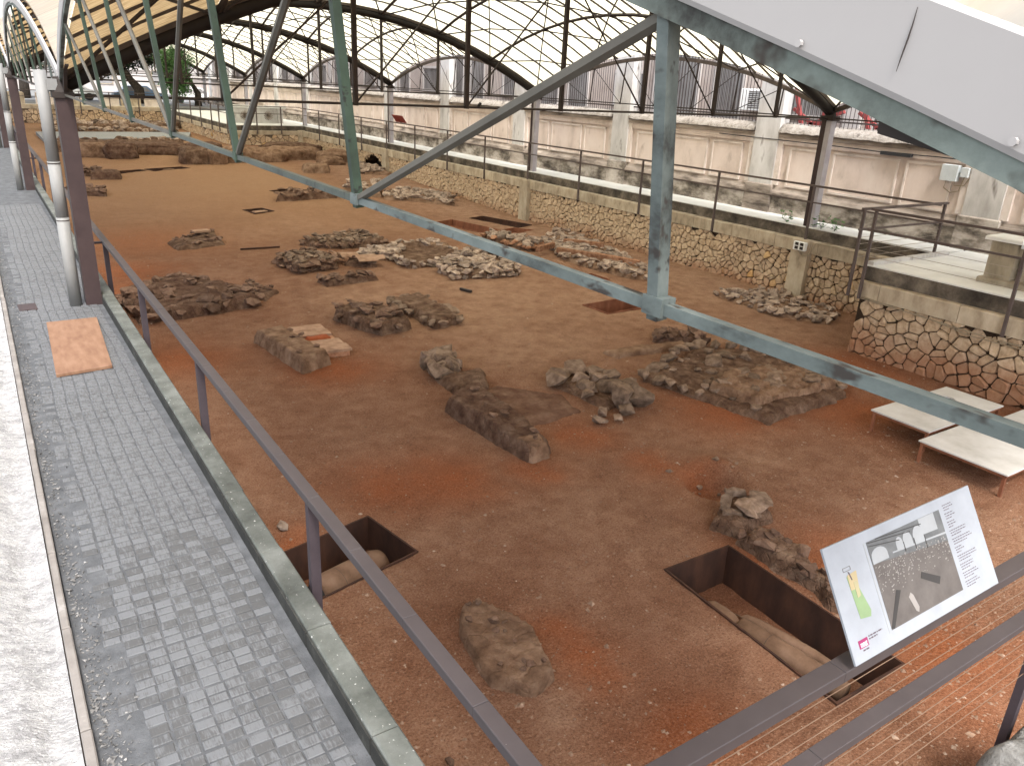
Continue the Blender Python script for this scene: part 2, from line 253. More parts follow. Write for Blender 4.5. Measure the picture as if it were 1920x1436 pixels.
# ------------------------------------------------------------------ object helpers
WP = {}
def link(o, parent, loc):
    loc = Vector(loc); col.objects.link(o)
    if parent is not None:
        o.parent = parent; o.location = loc - WP[parent.name]
    else: o.location = loc
    WP[o.name] = loc
def tag(o, label=None, cat=None, group=None, kind=None):
    if label: o['label'] = label
    if cat: o['category'] = cat
    if group: o['group'] = group
    if kind: o['kind'] = kind
    return o
def thing(name, label, cat, loc=(0, 0, 0), group=None, kind=None):
    o = bpy.data.objects.new(name, None); o.empty_display_size = .2; link(o, None, loc); return tag(o, label, cat, group, kind)
def mk(name, V, F, mat, parent=None, smooth=False, mats=None, mi=None):
    V = np.asarray(V, float); c = np.array([(V[:, 0].min() + V[:, 0].max()) / 2, (V[:, 1].min() + V[:, 1].max()) / 2, V[:, 2].min()])
    me = bpy.data.meshes.new(name); me.from_pydata((V - c).tolist(), [], F if isinstance(F, list) else F.tolist())
    for q in (mats or [mat]): me.materials.append(MAT[q])
    if mi is not None: me.polygons.foreach_set('material_index', np.asarray(mi, dtype=np.int32))
    if smooth: me.polygons.foreach_set('use_smooth', np.ones(len(me.polygons), bool))
    me.update(); o = bpy.data.objects.new(name, me); link(o, parent, c); return o
def inst(name, me, parent, loc, rot=(0, 0, 0), sc=(1, 1, 1)):
    o = bpy.data.objects.new(name, me); link(o, parent, loc); o.rotation_euler = rot; o.scale = sc; return o
class MB:
    def __init__(s): s.v = []; s.f = []; s.n = 0; s.mi = []
    def add(s, V, F, mi=0):
        V = np.asarray(V, float); s.v.append(V); s.f += [[i + s.n for i in f] for f in F]; s.n += len(V); s.mi += [mi] * len(F)
    def box(s, x0, x1, y0, y1, z0, z1, rz=0, bev=0, mi=0):
        if bev:
            b = bev; V = []; 
            for z, k in ((z0, 0), (z1 - b, 0), (z1, b)):
                V += [(x0 + k, y0 + k, z), (x1 - k, y0 + k, z), (x1 - k, y1 - k, z), (x0 + k, y1 - k, z)]
            F = [[3, 2, 1, 0], [8, 9, 10, 11]]
            for l in (0, 4):
                for i in range(4): j = (i + 1) % 4; F.append([l + i, l + j, l + 4 + j, l + 4 + i])
        else:
            V = [(x0, y0, z0), (x1, y0, z0), (x1, y1, z0), (x0, y1, z0), (x0, y0, z1), (x1, y0, z1), (x1, y1, z1), (x0, y1, z1)]
            F = [[3, 2, 1, 0], [4, 5, 6, 7], [0, 1, 5, 4], [1, 2, 6, 5], [2, 3, 7, 6], [3, 0, 4, 7]]
        V = np.array(V, float)
        if rz:
            c = np.array([(x0 + x1) / 2, (y0 + y1) / 2]); a = math.cos(rz); q = math.sin(rz); d = V[:, :2] - c
            V[:, 0] = c[0] + d[:, 0] * a - d[:, 1] * q; V[:, 1] = c[1] + d[:, 0] * q + d[:, 1] * a
        s.add(V, F, mi); return s
    def beam(s, p, q, w, h, mi=0):
        p = Vector(p); q = Vector(q); d = (q - p).normalized(); up = Vector((0, 0, 1)) if abs(d.z) < .95 else Vector((0, 1, 0))
        a = d.cross(up).normalized(); u = a.cross(d).normalized(); V = []
        for c in (p, q):
            for i, j in ((-1, -1), (1, -1), (1, 1), (-1, 1)): V.append(c + a * (w / 2 * i) + u * (h / 2 * j))
        s.add([tuple(v) for v in V], [[3, 2, 1, 0], [4, 5, 6, 7], [0, 1, 5, 4], [1, 2, 6, 5], [2, 3, 7, 6], [3, 0, 4, 7]], mi); return s
    def tube(s, pts, r, n=6, mi=0, caps=True):
        pts = [Vector(p) for p in pts]; V = []; F = []; m = len(pts); rs = r if isinstance(r, (list, tuple)) else [r] * m
        for i, p in enumerate(pts):
            d = (pts[min(i + 1, m - 1)] - pts[max(i - 1, 0)]).normalized(); up = Vector((0, 0, 1)) if abs(d.z) < .95 else Vector((0, 1, 0))
            a = d.cross(up).normalized(); u = a.cross(d).normalized()
            for k in range(n):
                t = 2 * pi * (k + .5) / n; V.append(tuple(p + (a * math.cos(t) + u * math.sin(t)) * rs[i]))
        for i in range(m - 1):
            for k in range(n): j = (k + 1) % n; F.append([i * n + k, i * n + j, (i + 1) * n + j, (i + 1) * n + k])
        if caps: F.append(list(range(n))[::-1]); F.append([(m - 1) * n + k for k in range(n)])
        s.add(V, F, mi); return s
    def poly(s, pts, z0, z1, mi=0):
        n = len(pts); V = [(x, y, z0) for x, y in pts] + [(x, y, z1) for x, y in pts]
        s.add(V, [list(range(n))[::-1], list(range(n, 2 * n))] + [[i, (i + 1) % n, n + (i + 1) % n, n + i] for i in range(n)], mi); return s
    def build(s, name, mat, parent=None, smooth=False, mats=None):
        return mk(name, np.concatenate(s.v), s.f, mat, parent, smooth, mats, s.mi if mats else None)
def copy_tree(o, delta, parent=None):
    c = o.copy(); col.objects.link(c); c.parent = parent
    if parent is None: c.location = o.location + Vector(delta)
    WP[c.name] = WP[o.name] + Vector(delta)
    for ch in [k for k in bpy.data.objects if k.parent == o]: copy_tree(ch, delta, c)
    return c
# rocks: convex chunks, shared per material
ROCK = {}
def rock_mesh(mat):
    if mat not in ROCK:
        L = []
        for k in range(12):
            bm = bmesh.new()
            for i in range(15):
                d = RNG.normal(size=3); d /= np.linalg.norm(d); d *= RNG.uniform(.85, 1.0)
                d = np.clip(d, -.72, .72)
                bm.verts.new(d * .62)
            bmesh.ops.convex_hull(bm, input=bm.verts); 
            for v_ in [v_ for v_ in bm.verts if not v_.link_faces]: bm.verts.remove(v_)
            me = bpy.data.meshes.new('stone'); bm.to_mesh(me); bm.free(); me.materials.append(MAT[mat]); L.append(me)
        ROCK[mat] = L
    return random.choice(ROCK[mat])
def stone(parent, x, y, z, s, mat, flatz=.6, tilt=.35, rz=None, name='stone'):
    k = RNG.uniform(.75, 1.3, 3); return inst(name, rock_mesh(mat), parent, (x, y, z), (RNG.uniform(-tilt, tilt), RNG.uniform(-tilt, tilt), RNG.uniform(0, 6.28) if rz is None else rz), (s * k[0], s * k[1], s * flatz * k[2]))

# ------------------------------------------------------------------ the setting: terrain, street, walkway
PITS = {  # corner quads on the ground, metres
 'a': [(1.95, 7.69), (3.41, 8.04), (3.59, 7.03), (2.02, 6.66)],
 'b': [(5.95, 5.32), (7.01, 5.30), (6.91, 2.92), (5.84, 2.94)],
 'c': [(12.37, 15.0), (14.85, 15.18), (14.98, 14.28), (12.42, 14.06)],
 'd': [(13.75, 17.45), (14.85, 17.75), (14.9, 16.95), (13.8, 16.75)],
 'e': [(14.6, 27.2), (15.57, 27.55), (16.3, 24.6), (15.3, 24.3)],
 'f': [(16.44, 27.64), (17.26, 27.95), (18.05, 25.5), (17.2, 25.2)],
 'g': [(16.05, 24.9), (17.0, 25.15), (17.45, 24.5), (16.4, 24.2)],
 's': [(8.34, 31.29), (9.15, 31.56), (9.39, 30.71), (8.55, 30.37)],
 'h': [(4.99, 41.6), (6.54, 42.32), (6.8, 41.9), (5.23, 40.91)],
 'i': [(6.75, 42.31), (8.61, 43.12), (8.88, 42.45), (7.06, 41.53)],
 'j': [(10.65, 35.35), (12.08, 35.98), (12.3, 35.2), (10.9, 34.7)]}
def inquad(x, y, q):
    ok = np.ones(np.shape(x), bool); n = len(q)
    cx = sum(p[0] for p in q) / n; cy = sum(p[1] for p in q) / n
    for i in range(n):
        (x0, y0), (x1, y1) = q[i], q[(i + 1) % n]
        s = (x1 - x0) * (y - y0) - (y1 - y0) * (x - x0); sc = (x1 - x0) * (cy - y0) - (y1 - y0) * (cx - x0)
        ok &= (s * np.sign(sc) > 0)
    return ok
def sdpoly(x, y, poly):
    P = np.array(poly); d = np.full(np.shape(x), 1e9); ins = np.zeros(np.shape(x), bool)
    for i in range(len(P)):
        a = P[i]; b_ = P[(i + 1) % len(P)]; e = b_ - a; wx = x - a[0]; wy = y - a[1]
        t = np.clip((wx * e[0] + wy * e[1]) / (e @ e), 0, 1); d = np.minimum(d, np.hypot(wx - t * e[0], wy - t * e[1]))
        cnd = ((a[1] <= y) != (b_[1] <= y)) & (x < (b_[0] - a[0]) * (y - a[1]) / (b_[1] - a[1] + 1e-12) + a[0]); ins ^= cnd
    return np.where(ins, -d, d)
ORANGE = [(4.2, 5.0, .34), (4.15, 4.6, .42), (4.12, 4.3, .35), (7.45, 8.7, .6), (6.1, 8.1, .5), (8.0, 6.9, .5), (7.7, 7.4, .4), (2.4, 7.95, .4), (7.05, 5.0, .4), (3.9, 27, 2.2), (2.8, 23, 1.4), (2.5, 15, 1.2), (14.6, 8.7, 1.3), (12.6, 7.2, 1.2), (4.4, 3.3, .5), (7.5, 2.9, .9), (4.0, 8.8, .8), (4.8, 8.5, .8), (5.1, 13.4, .9), (2.2, 20.5, 1.5), (13.6, 5.0, 1.5), (10.2, 8.2, .9), (8.0, 4.2, .8)]
DUST_LIGHT = [(3.54, 4.06, .3), (9.5, 15.4, 3.2), (16.4, 14, 2.5), (16.7, 18, 2.5), (7.8, 17.7, 2.2), (9.3, 7.0, .4), (11, 17.5, 4), (13.5, 15, 3.5), (10, 13, 2.6), (12.5, 20, 4), (15, 11.5, 2.6), (17, 24, 3), (17, 30, 3), (14, 12, 2.5), (8.6, 12.8, 1.8)]  # pale dust, spread wider to paint the brighter middle and right ground
xs = np.arange(1.44, 19.2, .062)
ys = [0.25]
while ys[-1] < 73: ys.append(ys[-1] + max(.05, .0042 * ys[-1] + .018))
ys = np.array(ys); GX, GY = np.meshgrid(xs, ys)
GZ = zg(GY) + fbm(GX * .35, GY * .35, 1, 4) * .10 + fbm(GX * 2.2, GY * 2.2, 2, 4) * .03 + fbm(GX * 7, GY * 7, 3, 3) * .022
hole = np.exp(-((((GX - 8.10) / .36) ** 2 + ((GY - 6.55) / .40) ** 2) ** 2)); rimh = np.exp(-(((GX - 8.45) / .35) ** 2 + ((GY - 6.75) / .5) ** 2))
GZ += -.34 * hole + .16 * rimh * (1 - hole)
GZ += .22 * np.clip((GY - 44.5) / 1.2, 0, 1) * np.clip((14 - GX) / 2, 0, 1) * (.7 + fbm(GX * .8, GY * .8, 8) * .9) * np.clip((53 - GY) / 3, 0, 1)
org = np.zeros_like(GX); dust_light = np.zeros_like(GX)
wx = GX + fbm(GX * 1.5, GY * 1.5, 5) * .7; wy = GY + fbm(GX * 1.5, GY * 1.5, 6) * .7
for x, y, r in ORANGE: org = np.maximum(org, np.exp(-((wx - x) ** 2 + (wy - y) ** 2) / r ** 2))
for x, y, r in DUST_LIGHT: dust_light = np.maximum(dust_light, np.exp(-((wx - x) ** 2 + (wy - y) ** 2) / r ** 2) * .8)
dust_light = np.maximum(dust_light * .85, np.clip(.27 + fbm(GX * .6, GY * .6, 14, 4) * .55, .05, .6)); org = org * .85; tan = np.clip((GY - 22) / 14, 0, 1) * np.clip((15.5 - GX) / 3, 0, 1); dust_light = np.maximum(dust_light, np.clip((GX - 13) / 4, 0, 1) * .75 * np.clip((GY - 9.5) / 3, 0, 1))
ny, nx = GX.shape; keep = np.ones((ny - 1, nx - 1), bool); cx = (GX[:-1, :-1] + GX[1:, 1:]) / 2; cy = (GY[:-1, :-1] + GY[1:, 1:]) / 2
VX, VY = GX.copy(), GY.copy()
for q in PITS.values():
    inside = inquad(cx, cy, q); keep &= ~inside
    vin = np.zeros((ny, nx), bool); vout = np.zeros((ny, nx), bool)
    for dy in (0, 1):
        for dx in (0, 1):
            vin[dy:ny - 1 + dy, dx:nx - 1 + dx] |= inside; vout[dy:ny - 1 + dy, dx:nx - 1 + dx] |= ~inside
    I, J = np.nonzero(vin & vout)
    px = GX[I, J]; py = GY[I, J]; bd = np.full(px.shape, 1e9); bx = px.copy(); by = py.copy()
    for i in range(4):
        a = np.array(q[i]); e = np.array(q[(i + 1) % 4]) - a; t = np.clip(((px - a[0]) * e[0] + (py - a[1]) * e[1]) / (e @ e), 0, 1)
        X_ = a[0] + t * e[0]; Y_ = a[1] + t * e[1]; d = np.hypot(px - X_, py - Y_); m_ = d < bd; bd[m_] = d[m_]; bx[m_] = X_[m_]; by[m_] = Y_[m_]
    VX[I, J] = bx; VY[I, J] = by
idx = np.arange(ny * nx).reshape(ny, nx); fq = np.stack([idx[:-1, :-1], idx[:-1, 1:], idx[1:, 1:], idx[1:, :-1]], -1)[keep]
me = bpy.data.meshes.new('excavation_ground'); V = np.stack([VX, VY, GZ], -1).reshape(-1, 3)
me.vertices.add(len(V)); me.vertices.foreach_set('co', V.ravel()); me.loops.add(fq.size); me.loops.foreach_set('vertex_index', fq.ravel().astype(np.int32))
me.polygons.add(len(fq)); me.polygons.foreach_set('loop_start', np.arange(0, fq.size, 4, dtype=np.int32)); me.polygons.foreach_set('use_smooth', np.ones(len(fq), bool))
me.update(calc_edges=True); ca = me.color_attributes.new('soil', 'FLOAT_COLOR', 'POINT')
ca.data.foreach_set('color', np.stack([org, dust_light, tan, np.ones_like(org)], -1).reshape(-1, 4).astype(np.float32).ravel())
me.materials.append(MAT['soil']); ground = bpy.data.objects.new('excavation_ground', me); link(ground, None, (0, 0, 0)); tag(ground, kind='structure', label='reddish brown excavated soil of the burial ground')
def gz(x, y):
    i = min(max(int(np.searchsorted(ys, y)), 0), ny - 1); j = min(max(int(round((x - 1.44) / .062)), 0), nx - 1); return float(GZ[i, j])
def struct(o, label): return tag(o, kind='structure', label=label)
struct(MB().box(-900, 900, -900, 1500, -4.2, -4.0).build('terrain', 'earth'), 'earth lying beneath and around the site')
struct(MB().box(-60, 200, 74.2, 500, -.6, .30).build('street', 'asphalt'), 'pale street beyond the far wall')
struct(MB().box(20.25, 60, -10, 74, -.6, .22).build('yard_ground', 'asphalt'), 'paved yard behind the boundary wall')
struct(MB().box(-40, -.62, -20, 74, -.6, .02).build('side_street', 'asphalt'), 'pale street left of the walkway')
# walkway and its small worn pads
walk = thing('walkway', 'grey walkway paved with small worn rectangular pads', None, (.66, 5, 0), kind='structure')
MB().box(.03, 1.30, -3, 74, -1.9, 0).build('paving_bed', 'walkbase', walk)
PW, PL = .116, .082; padme = []
for k in range(4):
    j = [random.uniform(-.004, .004) for _ in range(4)]
    mb = MB().box(-PW / 2 + .007 + j[0], PW / 2 - .007 + j[1], -PL / 2 + .007 + j[2], PL / 2 - .007 + j[3], -.004, .007, bev=.004)
    mm = bpy.data.meshes.new('paving_tile'); mm.from_pydata(mb.v[0].tolist(), [], mb.f); mm.materials.append(MAT['tile']); padme.append(mm)
rest = MB(); cnt = 0; y = 2.6; row = 0
while y < 60:
    lat = .012 * math.sin(y * 1.3); nrow = 9
    for i in range(nrow):
        if (y > 9.95 and y < 12.5 and .36 < .24 + i * PW < 1.1) or (row % 37 == 36): pass
        x = .235 + i * PW + lat + random.uniform(-.003, .003) + (.008 if (row // 9) % 2 else 0)
        if i == 0 and random.random() < .35: continue
        if y > 3.1 and cnt < 300: inst('paving_tile', random.choice(padme), walk, (x, y, random.uniform(-.002, .002)), (0, 0, random.uniform(-.02, .02))); cnt += 1
        elif y <= 24: rest.box(x - PW / 2 + .007, x + PW / 2 - .007, y - PL / 2 + .007, y + PL / 2 - .007, -.004, .007 + random.uniform(-.002, .002), bev=.004)
    y += PL + (.012 if row % 6 == 5 else 0); row += 1
    if y > 24: break
tag(rest.build('paving_tiles_rest', 'tile', walk), kind='stuff')
# kerb stones on the right edge of the walkway
kerb = thing('kerb', 'grey concrete kerb between walkway and excavation', None, (1.38, 5, 0), kind='structure')
y = -1.0; k = 0
while y < 66:
    L = 1.02; j = random.uniform(-.003, .003)
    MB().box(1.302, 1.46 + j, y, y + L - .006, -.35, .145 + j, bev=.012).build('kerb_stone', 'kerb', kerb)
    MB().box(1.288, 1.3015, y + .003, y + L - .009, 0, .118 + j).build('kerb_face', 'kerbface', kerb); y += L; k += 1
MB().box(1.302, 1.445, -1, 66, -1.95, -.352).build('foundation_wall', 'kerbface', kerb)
# rough concrete ledge left of the walkway
ys2 = np.arange(.2, 40, .06); us = np.linspace(0, 1, 26); UU, YY = np.meshgrid(us, ys2)
LX = -.035 - UU * .60; LZ = .05 + .10 * UU ** 2 * 2 + fbm(LX * 9, YY * 5, 11, 4) * .035 - .02 * np.sin(UU * 9 + fbm(UU * 2, YY * .8, 12) * 4)
n_ = len(us); id2 = np.arange(LX.size).reshape(LX.shape); lf = np.stack([id2[:-1, :-1], id2[:-1, 1:], id2[1:, 1:], id2[1:, :-1]], -1).reshape(-1, 4)
ledge = thing('concrete_ledge', 'rough pale concrete ledge along the outer edge of the walkway', 'ledge', (-.1, 5, 0))
mk('rough_surface', np.stack([LX, YY, LZ], -1).reshape(-1, 3), lf, 'roughconc', ledge, True)
y = 0
while y < 45: MB().box(-.028, .026 + random.uniform(-.004, .004), y, y + .99, -.1, .06, bev=.008).build('edging_stone', 'ledgekerb', ledge); y += 1.0
# grit gathered along the left of the walkway (beyond counting)
gm = MB()
for k in range(2600):
    yy = 2.8 + 22 * random.random() ** 1.8; xx = .05 + abs(random.gauss(0, .085)); s = random.uniform(.003, .011)
    V = RNG.normal(size=(5, 3)) * s; V[:, 2] = abs(V[:, 2]) * .7; gm.add(V + (xx, yy, .003), [[0, 1, 2], [0, 2, 3], [0, 3, 4], [1, 2, 4], [2, 3, 4]])
tag(gm.build('grit', 'gritgrey'), 'fine grit gathered along the left side of the walkway', 'grit', kind='stuff')

# ------------------------------------------------------------------ masonry from irregular stones
def voronoi(wid, hei, size):
    pts = []; nyr = max(2, int(round(hei / size / .9))); 
    for r in range(-2, nyr + 2):
        x = -2 * size + (r % 2) * size * .5
        while x < wid + 2 * size:
            pts.append((x + random.uniform(-.45, .45) * size, (r + .5) * hei / nyr + random.uniform(-.45, .45) * size)); x += size * random.uniform(.75, 1.3)
            if random.random() < .45: pts.append((x + random.uniform(-.5, .5) * size, (r + random.random()) * hei / nyr))
    P = np.array(pts); out = []
    for i in np.nonzero((P[:, 0] > 0) & (P[:, 0] < wid) & (P[:, 1] > 0) & (P[:, 1] < hei))[0]:
        p = P[i]; d = np.hypot(*(P - p).T); nb = np.argsort(d)[1:18]
        poly = [(max(0, p[0] - 2 * size), max(0, p[1] - 2 * size)), (min(wid, p[0] + 2 * size), max(0, p[1] - 2 * size)), (min(wid, p[0] + 2 * size), min(hei, p[1] + 2 * size)), (max(0, p[0] - 2 * size), min(hei, p[1] + 2 * size))]
        for jn in nb:
            m_ = (P[jn] + p) / 2; nrm = P[jn] - p; res = []
            for a, b_ in zip(poly, poly[1:] + poly[:1]):
                da = (a[0] - m_[0]) * nrm[0] + (a[1] - m_[1]) * nrm[1]; db = (b_[0] - m_[0]) * nrm[0] + (b_[1] - m_[1]) * nrm[1]
                if da <= 0: res.append(a)
                if da * db < 0: t = da / (da - db); res.append((a[0] + t * (b_[0] - a[0]), a[1] + t * (b_[1] - a[1])))
            poly = res
            if len(poly) < 3: break
        if len(poly) >= 3: out.append(np.array(poly))
    return out
def stone_geo(poly, joint, depth):
    q = [poly[0]]
    for p in poly[1:]:
        if np.hypot(*(p - q[-1])) > .03: q.append(p)
    if np.hypot(*(q[0] - q[-1])) < .03: q = q[:-1]
    if len(q) < 3: return None
    # cut the corners so that the stones look worn
    r = []
    for i in range(len(q)):
        a, b_, c_ = q[i - 1], q[i], q[(i + 1) % len(q)]; r += [b_ + (a - b_) * .16, b_ + (c_ - b_) * .16] if len(q) < 6 else [b_]
    q = np.array(r); c_ = q.mean(0); rad = np.hypot(*(q - c_).T).mean(); sh = max(.3, 1 - joint / rad); n = len(q)
    o1 = c_ + (q - c_) * sh; o2 = c_ + (q - c_) * max(.2, sh - .022 / rad); o2 = o2 + RNG.normal(size=o2.shape) * .004
    dz = depth * RNG.uniform(.45, 1.5); tl = RNG.normal(size=2) * .11
    V = [(u, v_, -.03) for u, v_ in o1] + [(u, v_, dz * .55) for u, v_ in o1] + [(u, v_, dz + (u - c_[0]) * tl[0] + (v_ - c_[1]) * tl[1]) for u, v_ in o2]
    F = [list(range(2 * n, 3 * n))]
    for l in (0, n):
        for i in range(n): j = (i + 1) % n; F.append([l + i, l + j, l + n + j, l + n + i])
    return np.array(V), F
def masonry(parent, wid, hei, size, fmap, mat, joint, depth, limit, keepf=None, order=None):
    cells = voronoi(wid, hei, size); cells.sort(key=(order or (lambda p: p[:, 0].mean()))); cnt = 0; rest = MB()
    for p in cells:
        if keepf and not keepf(p.mean(0)): continue
        g = stone_geo(p, joint, depth)
        if g is None: continue
        V = fmap(g[0])
        if cnt < limit: mk('stone', V, g[1], mat, parent); cnt += 1
        else: rest.add(V, g[1])
    if rest.n: tag(rest.build('stones_rest', mat, parent), kind='stuff')
# right retaining wall
rw = thing('retaining_wall', 'long rubble stone retaining wall with beige coping below the white path', 'wall', (18.7, 30, -1.7))
def cul(p): return ((p[0] + 9.4 - 41.95) / 1.42) ** 2 + (max(0, p[1] - .35) / 1.05) ** 2 > 1
masonry(rw, 44.2, 1.45, .225, lambda g: np.stack([18.62 - g[:, 2], 9.4 + g[:, 0], -1.88 + g[:, 1]], -1), 'wallstone', .012, .05, 290, cul)
mb = MB()
for a, b_ in ((9.4, 40.6), (43.3, 53.6)): mb.box(18.62, 19.4, a, b_, -2.1, -.432)
mb.box(18.62, 19.4, 40.6, 43.3, -.62, -.432); mb.box(18.62, 19.4, 40.6, 41.2, -.9, -.62); mb.box(18.62, 19.4, 42.7, 43.3, -.9, -.62); mb.build('wall_core', 'mortar_dark', rw)
MB().box(19.4, 19.6, 40.4, 43.5, -2.1, -.432).build('culvert_back', 'black', rw)  # black sheet stands for the shade inside the culvert
for i in range(13):   # culvert arch ring
    t = pi * i / 12; inst('arch_stone', rock_mesh('wallstone'), rw, (18.58, 41.95 - 1.42 * math.cos(t), -1.4 + .95 * math.sin(t)), (0, 0, 0), (.16, .3, .2))
y = 9.52
while y < 53.4:
    L = min(random.uniform(1.25, 1.7), 53.5 - y); MB().box(18.53, 18.86, y, y + L - .012, -.43, -.085 + random.uniform(-.006, .006), bev=.02).build('coping_stone', 'coping', rw); y += L
for yy in (13.25, 26.72, 40.15):
    MB().box(18.40, 18.62, yy - .27, yy + .27, -2.0, -.06, bev=.03).build('pier', 'coping', rw)
wp = thing('white_path', 'smooth white raised path along the boundary wall', None, (19.3, 30, .2), kind='structure')
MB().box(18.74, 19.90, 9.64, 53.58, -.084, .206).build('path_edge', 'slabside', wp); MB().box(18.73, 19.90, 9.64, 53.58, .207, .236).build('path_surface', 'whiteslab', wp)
# near stone platform on the right
bl = thing('stone_platform', 'rubble stone platform with white floor jutting into the site', 'platform', (17.2, 6, -1.7))
masonry(bl, 9.2, 1.5, .30, lambda g: np.stack([15.60 - g[:, 2], .3 + g[:, 0], -1.95 + g[:, 1]], -1), 'blockstone', .013, .06, 295, order=lambda p: -p[:, 0].mean())
MB().box(15.60, 18.6, .2, 9.5, -2.1, -.452).build('wall_core', 'mortar_dark', bl)
for i, (a, b_) in enumerate(((.2, 2.1), (2.1, 4.0), (4.0, 5.75), (5.75, 7.35), (7.35, 9.05), (9.05, 9.56))):
    MB().box(15.52, 15.9, a, b_ - .012, -.45, -.10 - .004 * (i % 2), bev=.02).build('coping_stone', 'coping', bl)
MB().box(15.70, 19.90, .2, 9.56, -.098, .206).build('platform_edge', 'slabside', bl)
MB().box(15.685, 19.90, .2, 9.57, .207, .236).build('platform_floor', 'whiteslab', bl)
MB().box(15.72, 18.75, 9.42, 9.56, .237, .315, bev=.01).build('edge_upstand', 'pilaster', bl)
struct(MB().box(15.72, 16.6, .3, 8.9, -1.9, -1.72).build('platform_footing', 'earth'), 'earth under the stone platform')
# railings on the right
def railing(name, label, posts, rails, wires, group, postw=.055, mat='railR'):
    t = thing(name, label, 'railing', posts[0][0], group)
    for (p, q) in posts: MB().beam(p, q, postw, postw).build('post', mat, t)
    for (p, q, wd, ht) in rails: MB().beam(p, q, wd, ht).build('rail', mat, t)
    for (p, q) in wires: MB().tube([p, q], .006, 4).build('wire', 'wire', t)
    return t
py = [13.2 + 3.35 * i for i in range(13)]
railing('guard_railing', 'brown steel railing along the white path on the long retaining wall', [((18.50, q, -.42), (18.50, q, 1.33)) for q in py if q < 53.4],
        [((18.5, 9.75, 1.36), (18.5, 53.4, 1.36), .07, .05), ((18.5, 9.75, .93), (18.5, 53.4, .93), .045, .035)], [], 'steel railings')
railing('guard_railing', 'brown steel railing along the stone platform edge', [((15.47, q, -.47), (15.47, q, 1.40)) for q in (9.45, 6.45, 3.45)],
        [((15.47, .3, 1.42), (15.47, 9.56, 1.42), .07, .05), ((15.47, .3, 1.0), (15.47, 9.56, 1.0), .05, .04)], [((15.47, .3, z_), (15.47, 9.5, z_)) for z_ in (.80, .62, .45)], 'steel railings')
railing('guard_railing', 'short brown railing crossing between platform and white path', [((18.62, 9.72, .24), (18.62, 9.72, 1.38)), ((15.47, 9.72, -.47), (15.47, 9.72, 1.38))],
        [((15.40, 9.72, 1.40), (18.72, 9.72, 1.40), .07, .05), ((15.40, 9.72, .97), (18.62, 9.72, .97), .05, .04)], [((15.47, 9.72, z_), (18.62, 9.72, z_)) for z_ in (.80, .66, .52, .38)], 'steel railings')
# stone balustrade post on the platform
bt = thing('balustrade', 'weathered stone balustrade end standing on the white platform', 'balustrade', (16.9, 6.9, .236))
MB().box(16.55, 17.05, 7.05, 7.55, .236, 1.08, bev=.03).build('pedestal', 'balustrade', bt); MB().box(16.45, 17.12, 6.95, 7.65, 1.081, 1.16, bev=.02).build('cap', 'whiteslab', bt)
MB().box(16.45, 17.12, 4.0, 7.62, .237, .35, bev=.02).build('base', 'balustrade', bt)
MB().box(16.62, 16.98, 4.0, 7.045, .84, 1.0).build('top_beam', 'balustrade', bt); MB().box(16.55, 17.05, 4.0, 7.0, 1.002, 1.06).build('coping', 'whiteslab', bt)
for i in range(5):
    y0 = 6.95 - .62 * i; MB().box(16.68, 16.92, y0 - .14, y0, .351, .838).build('stile', 'balustrade', bt)
    for s_ in (0, 1): MB().beam((16.8, y0 - .16, .37 if s_ else .82), (16.8, y0 - .6, .82 if s_ else .37), .1, .07).build('lattice_bar', 'balustrade', bt)

# ------------------------------------------------------------------ boundary wall, fence and building behind
bw = thing('boundary_wall', 'long pink rendered boundary wall with panels, pilasters and dark stained plinth', 'wall', (20, 35, .22))
WX = 19.95
MB().box(WX + .03, WX + .28, -2, 90, .0, 2.5).build('wall_core', 'plaster', bw); MB().box(WX - .06, WX + .03, -2, 90, .0, .72).build('plinth', 'stain', bw)
mb = MB(); prof = [(0, .72), (-.14, .72), (-.16, .78), (-.12, .86), (-.06, .92), (-.03, 1.0), (0, 1.0)]
V = [(WX + .03 + a, yy, b_) for yy in (-2, 90) for a, b_ in prof]; n = len(prof); mb.add(V, [[i, i + 1, n + i + 1, n + i] for i in range(n - 1)]); mb.build('base_moulding', 'moulding', bw)
MB().box(WX - .03, WX + .03, -2, 90, 2.22, 2.42).build('frieze', 'plaster', bw); MB().box(WX - .08, WX + .03, -2, 90, 2.422, 2.52, ).build('cornice', 'moulding', bw)
PIL = [2.85 + 6.65 * i for i in range(-1, 13)]
